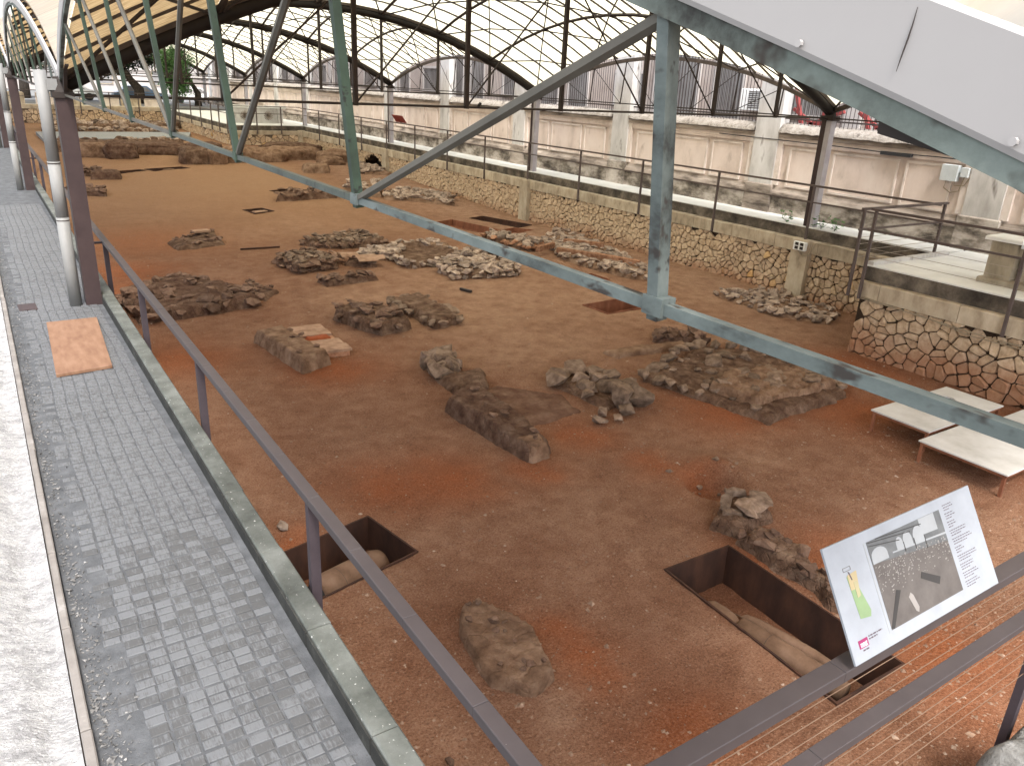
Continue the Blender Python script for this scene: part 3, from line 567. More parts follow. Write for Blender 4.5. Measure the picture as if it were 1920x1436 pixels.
for i, yp in enumerate(PIL):
    MB().box(WX - .13, WX + .30, yp - .50, yp + .50, .0, 1.05, bev=.03).build('pilaster_base', 'moulding' if i % 2 else 'stain', bw)
    MB().box(WX - .09, WX + .30, yp - .44, yp + .44, 1.051, 5.6, bev=.02).build('pilaster', 'pilaster', bw)
    MB().box(WX - .05, WX + .2, yp - .62, yp - .441, 1.051, 2.5).build('pilaster_strip', 'plasterlight', bw); MB().box(WX - .05, WX + .2, yp + .441, yp + .62, 1.051, 2.5).build('pilaster_strip', 'plasterlight', bw)
    y0, y1 = yp + .62, yp + 6.65 - .62; L = y1 - y0
    for a, b_ in ((.06, .27), (.33, .67), (.73, .94)):
        pa, pb = y0 + L * a, y0 + L * b_
        MB().box(WX - .008, WX + .028, pa, pb, 1.10, 2.10).build('panel', 'plaster', bw)
        fr = MB()
        for q in ((pa - .06, pa), (pb, pb + .06)): fr.box(WX - .028, WX + .029, q[0], q[1], 1.04, 2.16)
        fr.box(WX - .027, WX + .029, pa, pb, 2.10, 2.16); fr.box(WX - .027, WX + .029, pa, pb, 1.04, 1.10); fr.build('panel_frame', 'plasterlight', bw)
    cy_ = np.linspace(yp + .45, yp + 6.2, 40); rows = [(WX - .14, 2.55), (WX - .12, 2.63), (WX + .05, 2.78), (WX + .28, 2.82), (WX + .36, 2.55)]
    V = []; F = []
    for a, yy in enumerate(cy_):
        for x_, z_ in rows: V.append((x_ + .5 * float(fbm(yy * 6, x_ * 9 + z_ * 5, 3, 3)) * .09, yy, z_ + float(fbm(yy * 5, z_ * 7, 4, 3)) * .07))
    nr = len(rows)
    for a in range(len(cy_) - 1):
        for r_ in range(nr - 1): F.append([a * nr + r_, a * nr + r_ + 1, (a + 1) * nr + r_ + 1, (a + 1) * nr + r_])
    F += [list(range(nr)), [(len(cy_) - 1) * nr + r_ for r_ in range(nr)]]
    mk('rough_cap', V, F, 'roughcap', bw, True); MB().box(WX - .06, WX + .3, yp + .45, yp + 6.2, 2.521, 2.6).build('cap_bed', 'moulding', bw)
    if yp > 2:
        ft = thing('iron_fence', 'tall iron bar fence on the boundary wall, ' + ['bay nearest the platform', 'bay behind the socket box', 'third bay from the near end', 'fourth bay from the near end', 'fifth bay from the near end', 'sixth bay from the near end', 'seventh bay from the near end', 'eighth bay from the near end', 'ninth bay from the near end', 'tenth bay from the near end', 'eleventh bay from the near end', 'twelfth bay from the near end', 'farthest bay'][i - 1], 'fence', (WX + .1, yp + 3.3, 2.7), 'fence bays on the boundary wall')
        bars = MB(); yy = yp + .52
        while yy < yp + 6.15: bars.tube([(WX + .1, yy, 2.72), (WX + .1, yy, 5.0)], .0095, 4); yy += .128
        tag(bars.build('bars', 'iron', ft), kind='stuff')
        for z_ in (2.95, 4.85): MB().beam((WX + .1, yp + .45, z_), (WX + .1, yp + 6.2, z_), .03, .045).build('fence_rail', 'iron', ft)
pb = thing('building', 'pale pink building with tall dark windows behind the iron fence', 'building', (24, 30, .22))
MB().box(23.4, 32, 8, 95, .2, 11).build('wall', 'building', pb)
for i in range(9):
    y0 = 11.5 + i * 8.9
    for k, (a, wd, z0, z1) in enumerate(((0, 1.3, 1.6, 5.2), (2.2, 1.3, 1.6, 5.2), (5.2, 1.7, 3.0, 4.15))):
        wdw = MB().box(23.30, 23.42, y0 + a - .12, y0 + a + wd + .12, z0 - .14, z0).box(23.34, 23.42, y0 + a - .12, y0 + a, z0, z1).box(23.34, 23.42, y0 + a + wd, y0 + a + wd + .12, z0, z1).box(23.32, 23.42, y0 + a - .12, y0 + a + wd + .12, z1, z1 + .14).build('window', 'buildtrim', pb)
        MB().box(23.385, 23.42, y0 + a, y0 + a + wd, z0 + .002, z1).build('pane', 'darkpane', wdw)
        gm = MB()
        for g_ in range(int(wd / .16)): gm.box(23.35, 23.37, y0 + a + .08 + g_ * .16, y0 + a + .10 + g_ * .16, z0, z1)
        gm.build('window_bars', 'iron', wdw)
    MB().box(23.25, 23.4, y0 + 3.9, y0 + 4.5, .2, 10).build('wall_pilaster', 'buildtrim', pb); MB().box(23.33, 23.4, y0 - .6, y0 + 8.2, 2.4, 2.5).build('string_course', 'buildtrim', pb)
ac = thing('air_conditioner', 'white air conditioning unit on the pink building behind the fence', 'air conditioner', (23.1, 19.5, 3.0))
MB().box(22.85, 23.28, 19.0, 19.95, 3.05, 3.75, bev=.03).build('casing', 'white', ac)
mb = MB()
for k in range(9): mb.box(22.835, 22.85, 19.08, 19.6, 3.12 + k * .065, 3.145 + k * .065)
mb.build('grille', 'darksteel', ac)
for y0 in (15.9, 13.6):
    pr = thing('steel_props', 'crossed red steel props behind the fence, %s the nearest column' % ('left of' if y0 > 15 else 'right of'), 'props', (21.5, y0, .22), 'red steel props')
    for k, (a, b_) in enumerate((((0, -.6, .3), (0, .75, 3.9)), ((0, .8, .3), (0, -.7, 3.7)), ((.3, -.2, 2.6), (.3, .9, 3.2)), ((.3, -.9, 3.2), (.3, .3, 2.75)))):
        MB().beam((21.5 + a[0], y0 + a[1], a[2]), (21.5 + b_[0], y0 + b_[1], b_[2]), .11, .09).build('prop', 'redprop', pr)
# grey boxes with cables on the boundary wall
gb = thing('junction_box', 'pale grey electrical cabinet with smaller box and loose cables on boundary wall', 'electrical box', (19.9, 10.3, 1.8))
MB().box(19.76, 19.915, 10.22, 10.62, 1.80, 2.18, bev=.01).build('cabinet', 'greybox', gb); MB().box(19.80, 19.915, 9.98, 10.16, 1.92, 2.14, bev=.01).build('small_box', 'greybox', gb)
MB().tube([(19.87, 10.5, 1.80), (19.87, 10.52, 1.62), (19.88, 10.35, 1.52), (19.88, 10.15, 1.58), (19.88, 10.08, 1.92)], .012, 5).build('cable', 'cable', gb)
MB().tube([(19.87, 10.3, 1.80), (19.87, 10.28, 1.7), (19.88, 10.05, 1.72), (19.88, 9.96, 1.9)], .012, 5).build('cable', 'cable', gb)
tag(MB().tube([(19.86, 18, 2.36), (19.86, 14, 2.33), (19.86, 12.2, 2.30), (19.86, 10.9, 2.32), (19.86, 6, 2.28)], .014, 5).build('wall_cable', 'darkcable'), 'dark cable running along the boundary wall under its cornice', 'cable')
tag(MB().box(19.80, 19.9, 11.5, 12.35, 2.24, 2.33).build('cable_joint', 'darkcable'), 'dark cable joint hanging under the wall cornice', 'cable joint')
# socket box on the pier
sb = thing('socket_box', 'white box with four dark sockets fixed on a wall pier', 'socket box', (18.36, 13.2, -.34))
MB().box(18.30, 18.395, 13.02, 13.40, -.35, -.12, bev=.012).build('box', 'white', sb)
for a in (0, 1):
    for b_ in (0, 1): MB().box(18.288, 18.305, 13.08 + a * .16, 13.18 + a * .16, -.325 + b_ * .105, -.245 + b_ * .105).build('socket', 'darksteel', sb)
MB().tube([(18.36, 13.3, -.35), (18.34, 13.1, -.5), (18.36, 12.9, -.42), (18.45, 12.8, -.1), (18.47, 12.2, -.08), (18.47, 10.2, -.2)], .013, 5).build('cable', 'cable', sb)
tag(MB().tube([(15.50, 9.5, -.42), (15.5, 8.2, -.50), (15.5, 6.6, -.57), (15.5, 4.5, -.50), (15.5, 1, -.5)], .014, 5).build('cable', 'cable'), 'pale cable strung along the stone platform below its coping', 'cable')
tag(MB().tube([(15.49, 9.5, -.46), (15.49, 8.0, -.49), (15.49, 7.0, -.62), (15.49, 5.5, -.6), (15.49, 1, -.55)], .01, 5).build('cable', 'cable'), 'second thinner pale cable sagging below the platform coping', 'cable')
# red sign on the far railing
rs = thing('red_sign', 'dark red slanted information panel on the far railing', 'sign', (18.4, 38, 1.4))
mb = MB(); mb.add([(18.25, 38.8, 1.74), (18.25, 37.6, 1.74), (18.50, 37.6, 1.40), (18.50, 38.8, 1.40), (18.27, 38.8, 1.76), (18.27, 37.6, 1.76), (18.52, 37.6, 1.42), (18.52, 38.8, 1.42)], [[0, 1, 2, 3], [7, 6, 5, 4], [0, 4, 5, 1], [1, 5, 6, 2], [2, 6, 7, 3], [3, 7, 4, 0]]); mb.build('panel', 'redsign', rs)
MB().beam((18.5, 38.2, 1.38), (18.4, 38.2, 1.55), .04, .04).build('bracket', 'railR', rs)
# weeds on the path
for i, (x, y) in enumerate(((18.82, 13.0), (18.85, 12.6), (18.8, 14.1))):
    pl = thing('weed', ['leafy green weed at the foot of the nearest right column', 'green weed on the white path just nearer than that column', 'small weed on the white path just beyond that column'][i], 'weed', (x, y, .236), 'weeds on the path'); mb = MB(); st = MB()
    for k in range(26):
        a = random.uniform(0, 6.28); r_ = random.uniform(.02, .26); h_ = random.uniform(.04, .34); s = random.uniform(.03, .055); c_ = np.array([x + r_ * math.cos(a), y + r_ * math.sin(a), .24 + h_]); V = RNG.normal(size=(4, 3)) * s; V[:, 2] *= .5; mb.add(V + c_, [[0, 1, 2], [0, 2, 3]])
        if k % 4 == 0: st.tube([(x, y, .236), tuple(c_)], .004, 3)
    mb.build('leaves', 'leaf', pl); st.build('stems', 'leafdark', pl)

# ------------------------------------------------------------------ roof structure
X0, X1 = 1.2, 18.9; LY = [-.05 + 13.45 * k for k in range(7)]
def Vz(x): t = (x - X0) / (X1 - X0); return 3.2 + 2.4 * 4 * t * (1 - t)
def Az(s): return 1.3 * 4 * s * (1 - s)
ORD = ['first', 'second', 'third', 'fourth', 'fifth', 'sixth', 'seventh']
# columns
def column(x, k, left):
    y = LY[k]; zb = 0 if left else .236; xx = x - .035 if left else x
    t = thing('steel_column', ('dark brown steel column on the left walkway, ' if left else 'lilac grey steel column on the white path, ') + ORD[k - 1] + ' from the near end', 'column', (xx, y, zb), 'roof columns')
    if left: MB().box(xx - .10, xx + .125, y - .13, y + .13, zb, 3.02, bev=.004).build('shaft', 'column', t); MB().box(xx - .13, xx + .15, y - .16, y + .16, 3.021, 3.10).build('cap_plate', 'darksteel', t)
    else:
        MB().box(xx - .11, xx + .10, y + .01, y + .16, zb, 3.0).build('shaft', 'column', t); MB().box(xx - .11, xx + .10, y - .14, y + .008, zb, 3.0).build('side_plate', 'colR', t); MB().box(xx - .15, xx + .15, y - .2, y + .2, 3.001, 3.12).build('cap_plate', 'darksteel', t)
    MB().tube([(xx, y, 3.1), (xx, y, 3.3)], [.16, .09], 8).build('head', 'darksteel', t)
    if left:
        d = thing('downpipe', 'galvanised downpipe with funnel beside the ' + ORD[k - 1] + ' left column', 'pipe', (.93, y - .05, 0), 'downpipes')
        MB().tube([(.93, y - .05, 0), (.93, y - .05, 1.35)], .088, 14).build('lower_pipe', 'pipe', d, True); MB().tube([(.93, y - .05, 1.352), (.93, y - .05, 2.15)], .085, 14).build('middle_pipe', 'pipe', d, True)
        MB().tube([(.93, y - .05, 2.152), (.93, y - .05, 3.38)], .082, 14).build('upper_pipe', 'pipe', d, True)
        for z_ in (1.30, 2.12): MB().tube([(.93, y - .05, z_), (.93, y - .05, z_ + .014)], .0895, 14).build('clamp', 'darksteel', d)
        MB().box(.99, 1.12, y - .12, y + .02, 3.12, 3.27).build('outlet', 'pipe', d)
for k in range(1, 5): column(X0, k, True)
for k in range(1, 7): column(X1, k, False)
# transverse trusses over the column lines
for k in range(1, 7):
    y = LY[k]; t = thing('cross_truss', 'dark arched roof truss spanning the site at the %s column line' % ORD[k - 1], 'truss', (10, y, 3.05), 'cross trusses')
    MB().tube([(X0 + (X1 - X0) * i / 24, y, Vz(X0 + (X1 - X0) * i / 24)) for i in range(25)], .13 if k else .05, 8).build('arch', 'archdark', t, True)
    MB().tube([(X0, y, 3.06), (X1, y, 3.06)], .022, 6).build('tie_bar', 'darksteel', t)
    xs_ = [X0 + (X1 - X0) * i / 8 for i in range(9)]
    for i in range(1, 8): MB().beam((xs_[i], y, 3.03), (xs_[i], y, Vz(xs_[i])), .075, .075).build('hanger', 'darksteel', t)
    for i in range(8):
        a, b_ = (i, i + 1); lo, hi = (b_, a) if i >= 4 else (a, b_)
        if i in (0, 7): continue
        MB().tube([(xs_[lo], y, 3.06), (xs_[hi], y, Vz(xs_[hi]))], .018, 5).build('diagonal', 'darksteel', t)
# edge trusses between the columns
def edge_truss(k, left):
    y0, y1 = LY[k], LY[k + 1]; sg = -1 if left else 1; x0 = X0 if left else X1
    P = lambda s, z_: (x0 + sg * .1 * (z_ - 3.06), y0 + (y1 - y0) * s, z_)
    tx = 3.2; t = thing('edge_truss', ('green arched edge truss over the left kerb, %s bay' if left else 'dark arched edge truss above the white path, %s bay') % ORD[k], 'truss', (x0, (y0 + y1) / 2, 3.05), 'edge trusses')
    HS = [0] + [((1.2 + 1.66 * (i - 1)) + .05) / 13.45 for i in range(1, 8)] + [1] if left else [i / 8 for i in range(9)]
    near = left and k == 0; am = 'archbeam' if left else 'brownsteel'; n = 48 if near else 24
    pts = [P(i / n, tx + .018 + Az(i / n)) for i in range(n + 1)]; mb = MB()
    for a, b_ in zip(pts[:-1], pts[1:]): mb.beam(a, b_, .045 if left else .10, .044 if left else .11)
    mb.build('arch', am, t)
    for i in range(8): MB().beam(P(HS[i] + .0005, 3.06), P(HS[i + 1] - .0005, 3.06), .026 if near else .035, .026 if near else .035).build('tie_bar', ('teal' if i < 2 else 'tealgreen' if i < 4 else 'olive') if near else 'darksteel', t)
    if left:
        for e_ in (0, 1):
            G = [(.80, 3.455), (.64, 3.425), (.57, 3.395), (.5, 3.365), (.35, 3.25), (.2, 3.12), (0, 3.0), (0, 3.2), (.3, 3.31), (.80, 3.475)]; V = [(x0 + dx, (y0 + .001 + a) if e_ == 0 else (y1 - .001 - a), b_) for dx in (-.015, .03) for a, b_ in G]; n_g = len(G)
            mk('gusset_plate', V, [list(range(n_g)), list(range(n_g, 2 * n_g))[::-1]] + [[i, (i + 1) % n_g, n_g + (i + 1) % n_g, n_g + i] for i in range(n_g)], 'darksteel', t)
    for i in range(1, 8):
        s = HS[i]; mt = ('teal' if i == 1 else 'green') if left else 'darksteel'; wd = (.032 if i == 1 else .033) if left else .03
        MB().beam(P(s, 3.03), P(s, tx + Az(s)), wd, wd).build('hanger', mt, t)
        if near: MB().box(P(s, 3.06)[0] - .021, P(s, 3.06)[0] + .021, P(s, 3)[1] - .034, P(s, 3)[1] + .026, 3.042, 3.084).build('joint_plate', 'teal' if i < 3 else 'green', t)
    for i in range(8):
        a, b_ = i, i + 1; lo, hi = (b_, a) if i < 4 else (a, b_)
        if i in (0, 7): continue
        MB().tube([P(HS[lo], 3.06), P(HS[hi], tx + Az(HS[hi]))], .017 if left else .012, 6).build('diagonal', 'olive' if left else 'darksteel', t)
for k in range(4): edge_truss(k, True)
for k in range(6): edge_truss(k, False)
# roof vaults
for k in range(6):
    y0, y1 = LY[k], LY[k + 1]; t = thing('roof_vault', '%s barrel vault of the roof counted from the near end, translucent sheets on dark purlins' % ORD[k], 'roof', (10, (y0 + y1) / 2, 3.3), 'roof vaults')
    S = lambda x, s, dz=0: (x, y0 + (y1 - y0) * s, Vz(x) + Az(s) + .09 + dz)
    NX, NS = 8, 10
    for i in range(NX):
        for j in range(NS):
            xa, xb = X0 + (X1 - X0) * i / NX, X0 + (X1 - X0) * (i + 1) / NX; sa, sb_ = j / NS, (j + 1) / NS; V = []; F = []
            for a in range(4):
                for b_ in range(3): V.append(S(xa + (xb - xa) * (.004 + .992 * a / 3), sa + (sb_ - sa) * (.004 + .992 * b_ / 2), .05))
            for a in range(3):
                for b_ in range(2): F.append([a * 3 + b_, a * 3 + b_ + 1, a * 3 + b_ + 4, a * 3 + b_ + 3])
            mk('roof_panel', V, F, 'roofwhite', t)
            if i < (7 if k == 0 else 2): mk('reed_mat', [(a, b_, c_ - .025) for a, b_, c_ in V], F, 'roofreed', t)  # in the first vault, extra unseen mats are added to darken the near soil
    for j in range(0, 21): MB().tube([S(X0 + (X1 - X0) * i / 18, min(.994, max(.006, j / 20)), .01) for i in range(19)], .06 if j % 20 == 0 else .031, 4).build('purlin', 'brownsteel', t)
    for i in range(1, 8): MB().tube([S(X0 + (X1 - X0) * i / 8, j / 12, -.05) for j in range(13)], .05, 5).build('rib', 'darksteel', t)
    if k < 4:
        for i in range(8):
            for j in range(4):
                xa, xb = X0 + (X1 - X0) * i / 8, X0 + (X1 - X0) * (i + 1) / 8
                MB().tube([S(xa, j / 4, -.08), S((xa + xb) / 2, (j + .5) / 4, -.09), S(xb, (j + 1) / 4, -.08)], .027, 4).build('brace', 'darksteel', t); MB().tube([S(xa, (j + 1) / 4, -.08), S((xa + xb) / 2, (j + .5) / 4, -.07), S(xb, j / 4, -.08)], .027, 4).build('brace', 'darksteel', t)
    # white fascia band standing on the left arch
    if k < 4:
        n = 60; V = []; F = []
        for i in range(n + 1):
            s = i / n; z_ = 3.2 + Az(s) + .036; x_ = X0 - .1 * (z_ - 3.06)
            for a, (dx, dz) in enumerate(((-.026, .012), (-.031, .022), (-.036, .150), (-.03, .156), (.0, .156), (.0, .012))): V.append((x_ + dx, y0 + (y1 - y0) * (.004 + .992 * s), z_ + dz))
        for i in range(n):
            for a in range(6): b_ = (a + 1) % 6; F.append([i * 6 + a, (i + 1) * 6 + a, (i + 1) * 6 + b_, i * 6 + b_])
        F += [list(range(6)), [n * 6 + a for a in range(6)]]
        ev = mk('fascia', V, F, 'fascia', t)
        if k == 0:
            Q = [(1.1215, .688, 3.626), (1.1215, .690, 3.604), (1.1215, .693, 3.584), (1.1215, .697, 3.562), (1.1215, .70, 3.543)]
            MB().tube([(a - .0012, b_, c_) for a, b_, c_ in Q], [.0004, .0009, .0012, .001, .0004], 4).build('scratch', 'darksteel', ev)
            for s in (.0424, .0684): z_ = 3.2 + Az(s) + .05; x_ = X0 - .1 * (z_ - 3.06) - .031; MB().tube([(x_, y0 + 13.45 * s, z_), (x_ - .007, y0 + 13.45 * s, z_)], .006, 8).build('bolt', 'fascia', ev)
tag(MB().tube([(X0 + 6.9, LY[1], 3.08), (X0 + 6.95, LY[1], 3.14)], .03, 6).build('insulator', 'black'), 'small black insulator on the tie bar of the nearest cross truss', 'insulator')

# ------------------------------------------------------------------ railings by the walkway and the near edge
lr = thing('guard_railing', 'long purple grey steel railing along the left kerb', 'railing', (1.54, 6, -.3), 'steel railings')
y = 1.62
while y < 66:
    L = .72 if y < 20 else 3.0; MB().box(1.48, 1.565, y + .0015, y + L - .0015, .80, .86, bev=.003).build('rail_section', 'rail', lr); y += L
for i in range(20):
    yy = 4.55 + 3.18 * i; MB().box(1.487, 1.558, yy - .03, yy + .03, -.32, .799).build('post', 'railpost', lr)
for k in (1, 2, 3): MB().box(1.29, 1.479, LY[k] + .6, LY[k] + .66, .80, .83).build('bracket', 'railpost', lr)
nr = thing('guard_railing', 'purple grey steel railing across the near end carrying the information panel', 'railing', (4.5, 1.66, -.3), 'steel railings')
for a, b_ in ((1.48, 3.2), (3.203, 6.0), (6.003, 9)): MB().box(a, b_, 1.60, 1.70, .785, .85, bev=.003).build('rail_section', 'rail', nr); MB().box(a, b_, 1.61, 1.70, .215, .27, bev=.003).build('mid_rail', 'rail', nr)
for x in (1.52, 5.88): MB().box(x - .035, x + .035, 1.62, 1.68, -1.2, .784).build('post', 'railpost', nr)
for z_ in (.66, .54, .42, .10, -.02, -.14, -.26, -.38): MB().tube([(1.5, 1.655, z_), (9, 1.655, z_)], .0026, 5).build('wire', 'wire_soilreflect', nr)
# information panel
ip = thing('information_panel', 'slanted white information panel with site photograph fixed on the near railing', 'sign', (4.12, 1.75, .8))
A0 = Vector((3.23, 1.585, .888)); ux = Vector((1.40, 0, 0)); uy = Vector((.0, .31, .50)); nn = Vector((0, -.50, .31)).normalized()
def pp(u, v_, d=0): return tuple(A0 + ux * u + uy * v_ + nn * d)
def quad(name, pts, mat, d, parent=None, th=.0008):
    n = len(pts); V = [pp(u, v_, d) for u, v_ in pts] + [pp(u, v_, d + th) for u, v_ in pts]
    return mk(name, V, [list(range(n))[::-1], list(range(n, 2 * n))] + [[i, (i + 1) % n, n + (i + 1) % n, n + i] for i in range(n)], mat, parent or ip)
R4 = lambda u0, u1, v0, v1: [(u0, v0), (u1, v0), (u1, v1), (u0, v1)]
quad('board', R4(0, 1, 0, 1), 'panel', 0, th=.012)
for u in (.15, .85): MB().beam(tuple(A0 + ux * u + uy * .1 - nn * .012), (A0.x + 1.40 * u, 1.65, .845), .03, .02).build('bracket', 'railpost', ip)
ph = quad('photograph', R4(.245, .745, .115, .90), 'ph_ground', .0125)
quad('photo_margin_line', R4(.226, .232, .10, .90), 'ph_light', .0125)
quad('photo_wall', [(.245, .70), (.745, .60), (.745, .90), (.245, .90)], 'ph_wall', .0135, ph)
quad('photo_path', [(.38, .715), (.745, .668), (.745, .685), (.38, .727)], 'ph_light', .0145, ph)
quad('photo_sky', [(.59, .75), (.70, .74), (.70, .90), (.59, .90)], 'ph_light', .0145, ph)
for i, (u, wd, v_, hh) in enumerate(((.565, .075, .755, .10), (.49, .06, .765, .08), (.435, .045, .77, .06), (.30, .10, .755, .07))):
    quad('photo_arch', [(u - wd / 2, v_ - .06)] + [(u - wd / 2 * math.cos(pi * k / 8), v_ + hh * math.sin(pi * k / 8)) for k in range(9)] + [(u + wd / 2, v_ - .06)], 'ph_light', .0148, ph)
for (u0, v0, u1, v1) in ((.25, .86, .44, .80), (.25, .89, .52, .83), (.30, .898, .60, .85), (.53, .76, .53, .66), (.46, .77, .46, .68), (.60, .75, .60, .62)):
    du, dv = v1 - v0, -(u1 - u0); l = math.hypot(du, dv); du, dv = du / l * .0025, dv / l * .004; quad('photo_beam', [(u0 - du, v0 - dv), (u1 - du, v1 - dv), (u1 + du, v1 + dv), (u0 + du, v0 + dv)], 'ph_dark', .0152, ph)
for q in ([(.245, .13), (.262, .115), (.36, .39), (.335, .41)], [(.50, .40), (.515, .45), (.625, .33), (.605, .27)]): quad('photo_pit', q, 'ph_dark', .0140, ph)
quad('photo_grave', [(.395, .30), (.412, .33), (.425, .30), (.44, .18), (.43, .14), (.415, .16)], 'ph_pale', .0140, ph)
sp_ = MB()
for k in range(260):
    u = random.uniform(.25, .74); v_ = .40 + .27 * random.random() ** .6
    if random.random() < .2: u += random.gauss(0, .02)
    u = min(.74, max(.25, u)); s = random.uniform(.0012, .0045); sp_.add([pp(u + a * s, v_ + b_ * s * 1.6, .0147) for a, b_ in ((-1, -1), (1, -.6), (.7, 1), (-.8, .8))], [[0, 1, 2, 3]])
sp_.build('photo_stones', 'ph_pale', ph)
pt = quad('site_plan', [(.095, .33), (.155, .31), (.165, .36), (.135, .58), (.125, .70), (.085, .70), (.088, .58)], 'plangreen', .0125)
quad('plan_terrace', [(.088, .58), (.135, .575), (.145, .72), (.09, .71)], 'plantan', .0135, pt); quad('plan_roof', [(.112, .50), (.132, .51), (.135, .64), (.113, .64)], 'planbrown', .0142, pt); quad('plan_arrow', [(.098, .74), (.104, .73), (.112, .66), (.106, .66)], 'ink', .0142, pt)
for q in (R4(.075, .12, .775, .779), R4(.075, .12, .745, .749), R4(.075, .077, .745, .779), R4(.118, .12, .745, .779)): quad('plan_outline', q, 'ph_ground', .0125, pt)
lg = quad('logo', R4(.045, .100, .105, .175), 'magenta', .0125)
cu = bpy.data.curves.new('logo_letters', 'FONT'); cu.body = 'mnat'; cu.size = .045; cu.extrude = .0003; cu.materials.append(MAT['white']); tmp_ = bpy.data.objects.new('tmp', cu); col.objects.link(tmp_); bpy.context.view_layer.update(); lm_ = bpy.data.meshes.new_from_object(tmp_.evaluated_get(bpy.context.evaluated_depsgraph_get())); bpy.data.objects.remove(tmp_); co_ = bpy.data.objects.new('logo_letters', lm_); link(co_, lg, pp(.053, .112, .0135))
yv = uy.normalized(); co_.rotation_euler = Matrix((ux.normalized(), yv, nn)).transposed().to_euler(); co_.scale = (.62, 1, 1)
def textline(u, v_, ln, h=.0085, name='text_line', parent=None):
    mb = MB(); x = u
    while x < u + ln:
        wd = random.uniform(.006, .019); e = min(x + wd, u + ln); V = [pp(a, b_, .0128) for a, b_ in R4(x, e, v_, v_ + h)]; mb.add(V, [[0, 1, 2, 3]]); x = e + .0035
    return mb.build(name, 'ink', parent or ip)
textline(.108, .165, .085, .012); textline(.108, .142, .055, .012); textline(.06, .078, .035, .012)
vv = .915
for ln in (.075, .07, .06, .125, .155, .06, .145, .10, .12, .11):
    for j, f_ in enumerate((.95, 1.0, .62)): textline(.775 + (.004 if j else 0), vv - j * .024, ln * f_ * random.uniform(.9, 1.05), .008)
    vv -= .0835

# ------------------------------------------------------------------ grave pits lined with steel
def pit(key, label, mat, depth, rim=.02):
    q = PITS[key]; cx_ = sum(p[0] for p in q) / 4; cy_ = sum(p[1] for p in q) / 4; z0 = float(np.mean([gz(*p) for p in q])); t = thing('grave_pit', label, 'grave pit', (cx_, cy_, z0 - depth), 'steel lined grave pits'); ar = sum(q[i][0] * q[(i + 1) % 4][1] - q[(i + 1) % 4][0] * q[i][1] for i in range(4)); sg = 1 if ar > 0 else -1
    for i in range(4):
        a = Vector((*q[i], 0)); b_ = Vector((*q[(i + 1) % 4], 0)); d = (b_ - a).normalized(); nrm = Vector((-d.y, d.x, 0)) * sg
        a2, b2 = a - d * .011, b_ + d * .011; o1 = -nrm * .012; i1 = nrm * .012; z1, z2 = z0 - depth, z0 + rim + .0017 * i; V = []
        if i % 2: a2, b2 = a + d * .0125, b_ - d * .0125
        for z_ in (z1, z2): V += [tuple(a2 + o1)[:2] + (z_,), tuple(b2 + o1)[:2] + (z_,), tuple(b2 + i1)[:2] + (z_,), tuple(a2 + i1)[:2] + (z_,)]
        mk('steel_plate', V, [[3, 2, 1, 0], [4, 5, 6, 7], [0, 1, 5, 4], [1, 2, 6, 5], [2, 3, 7, 6], [3, 0, 4, 7]], mat, t)
    n = 14; V = []; F = []
    for i in range(n):
        for j in range(n):
            u, v_ = i / (n - 1), j / (n - 1); x = (q[0][0] * (1 - u) + q[1][0] * u) * (1 - v_) + (q[3][0] * (1 - u) + q[2][0] * u) * v_; y = (q[0][1] * (1 - u) + q[1][1] * u) * (1 - v_) + (q[3][1] * (1 - u) + q[2][1] * u) * v_
            V.append((x, y, z0 - depth + .04 + float(fbm(x * 4, y * 4, 9)) * .10))
    for i in range(n - 1):
        for j in range(n - 1): F.append([i * n + j, i * n + j + 1, (i + 1) * n + j + 1, (i + 1) * n + j])
    mk('pit_floor', V, F, 'soil', t, True); return t, z0
ZP = {}
for k, lb, mt, dp in (('a', 'steel lined grave pit with amphora beside the left kerb', 'corten', .52), ('b', 'deep steel lined grave pit below the information panel', 'corten', .56), ('c', 'wide rust steel pit behind the nearest green hanger', 'cortenred', .45), ('d', 'small square rust red pit beyond the wide pit', 'cortenred', .4),
    ('e', 'long rust red pit beyond the tie bar towards the stone wall', 'cortenred', .45), ('f', 'dark long pit at the foot of the stone wall pier', 'corten', .45), ('g', 'shallow open pit next to the dark long pit', 'cortenred', .35), ('s', 'small lone square pit in the middle of the bare soil', 'corten', .35),
    ('h', 'thin flat far pit on the left, nearer the left railing', 'corten', .3), ('i', 'thin flat far pit right beside the leftmost far pit', 'corten', .3), ('j', 'far pit beside the low tomb beyond the tie bar', 'corten', .3)):
    ZP[k] = pit(k, lb, mt, dp)[1]
for key_, x, y in (('s', 8.95, 31.1), ('j', 11.5, 35.3), ('i', 7.9, 42.4)):
    z_ = ZP[key_]; tag(MB().box(x - .28, x + .28, y - .12, y + .12, z_ - .30, z_ - .02, rz=.3, bev=.02).build('grave_slab', 'terracotta'), {'s': 'pale slab standing inside the lone square pit', 'j': 'pale slab inside the far pit beside the low tomb', 'i': 'pale slab inside the thin far pit'}[key_], 'slab', 'slabs inside pits')
def amphora(name, label, p, q, r, cut=0, neck=True):
    p = Vector(p); q = Vector(q); t = thing(name, label, 'amphora', tuple(p), 'amphorae in the pits'); d = q - p
    prof = [(0, .10), (.06, .16), (.10, .72), (.2, .95), (.45, 1.0), (.7, .9), (.88, .55), (.97, .25), (1, .1)] if neck else [(0, .80), (.02, 1.0), (.5, 1.0), (.9, .93), (1, .78)]
    b_ = MB().tube([p + d * a for a, _ in prof], [r * c_ for _, c_ in prof], 20).build('body', 'amphora', t, True)
    for a in ((.33, .335), (.62, .625)) if neck else ((.3, .303),): MB().tube([p + d * a[0], p + d * a[1]], r * (.965 if neck else 1.008), 20).build('crack_band', 'black' if not neck else 'stone_red', b_)
    return t
za = ZP['a'] - .48
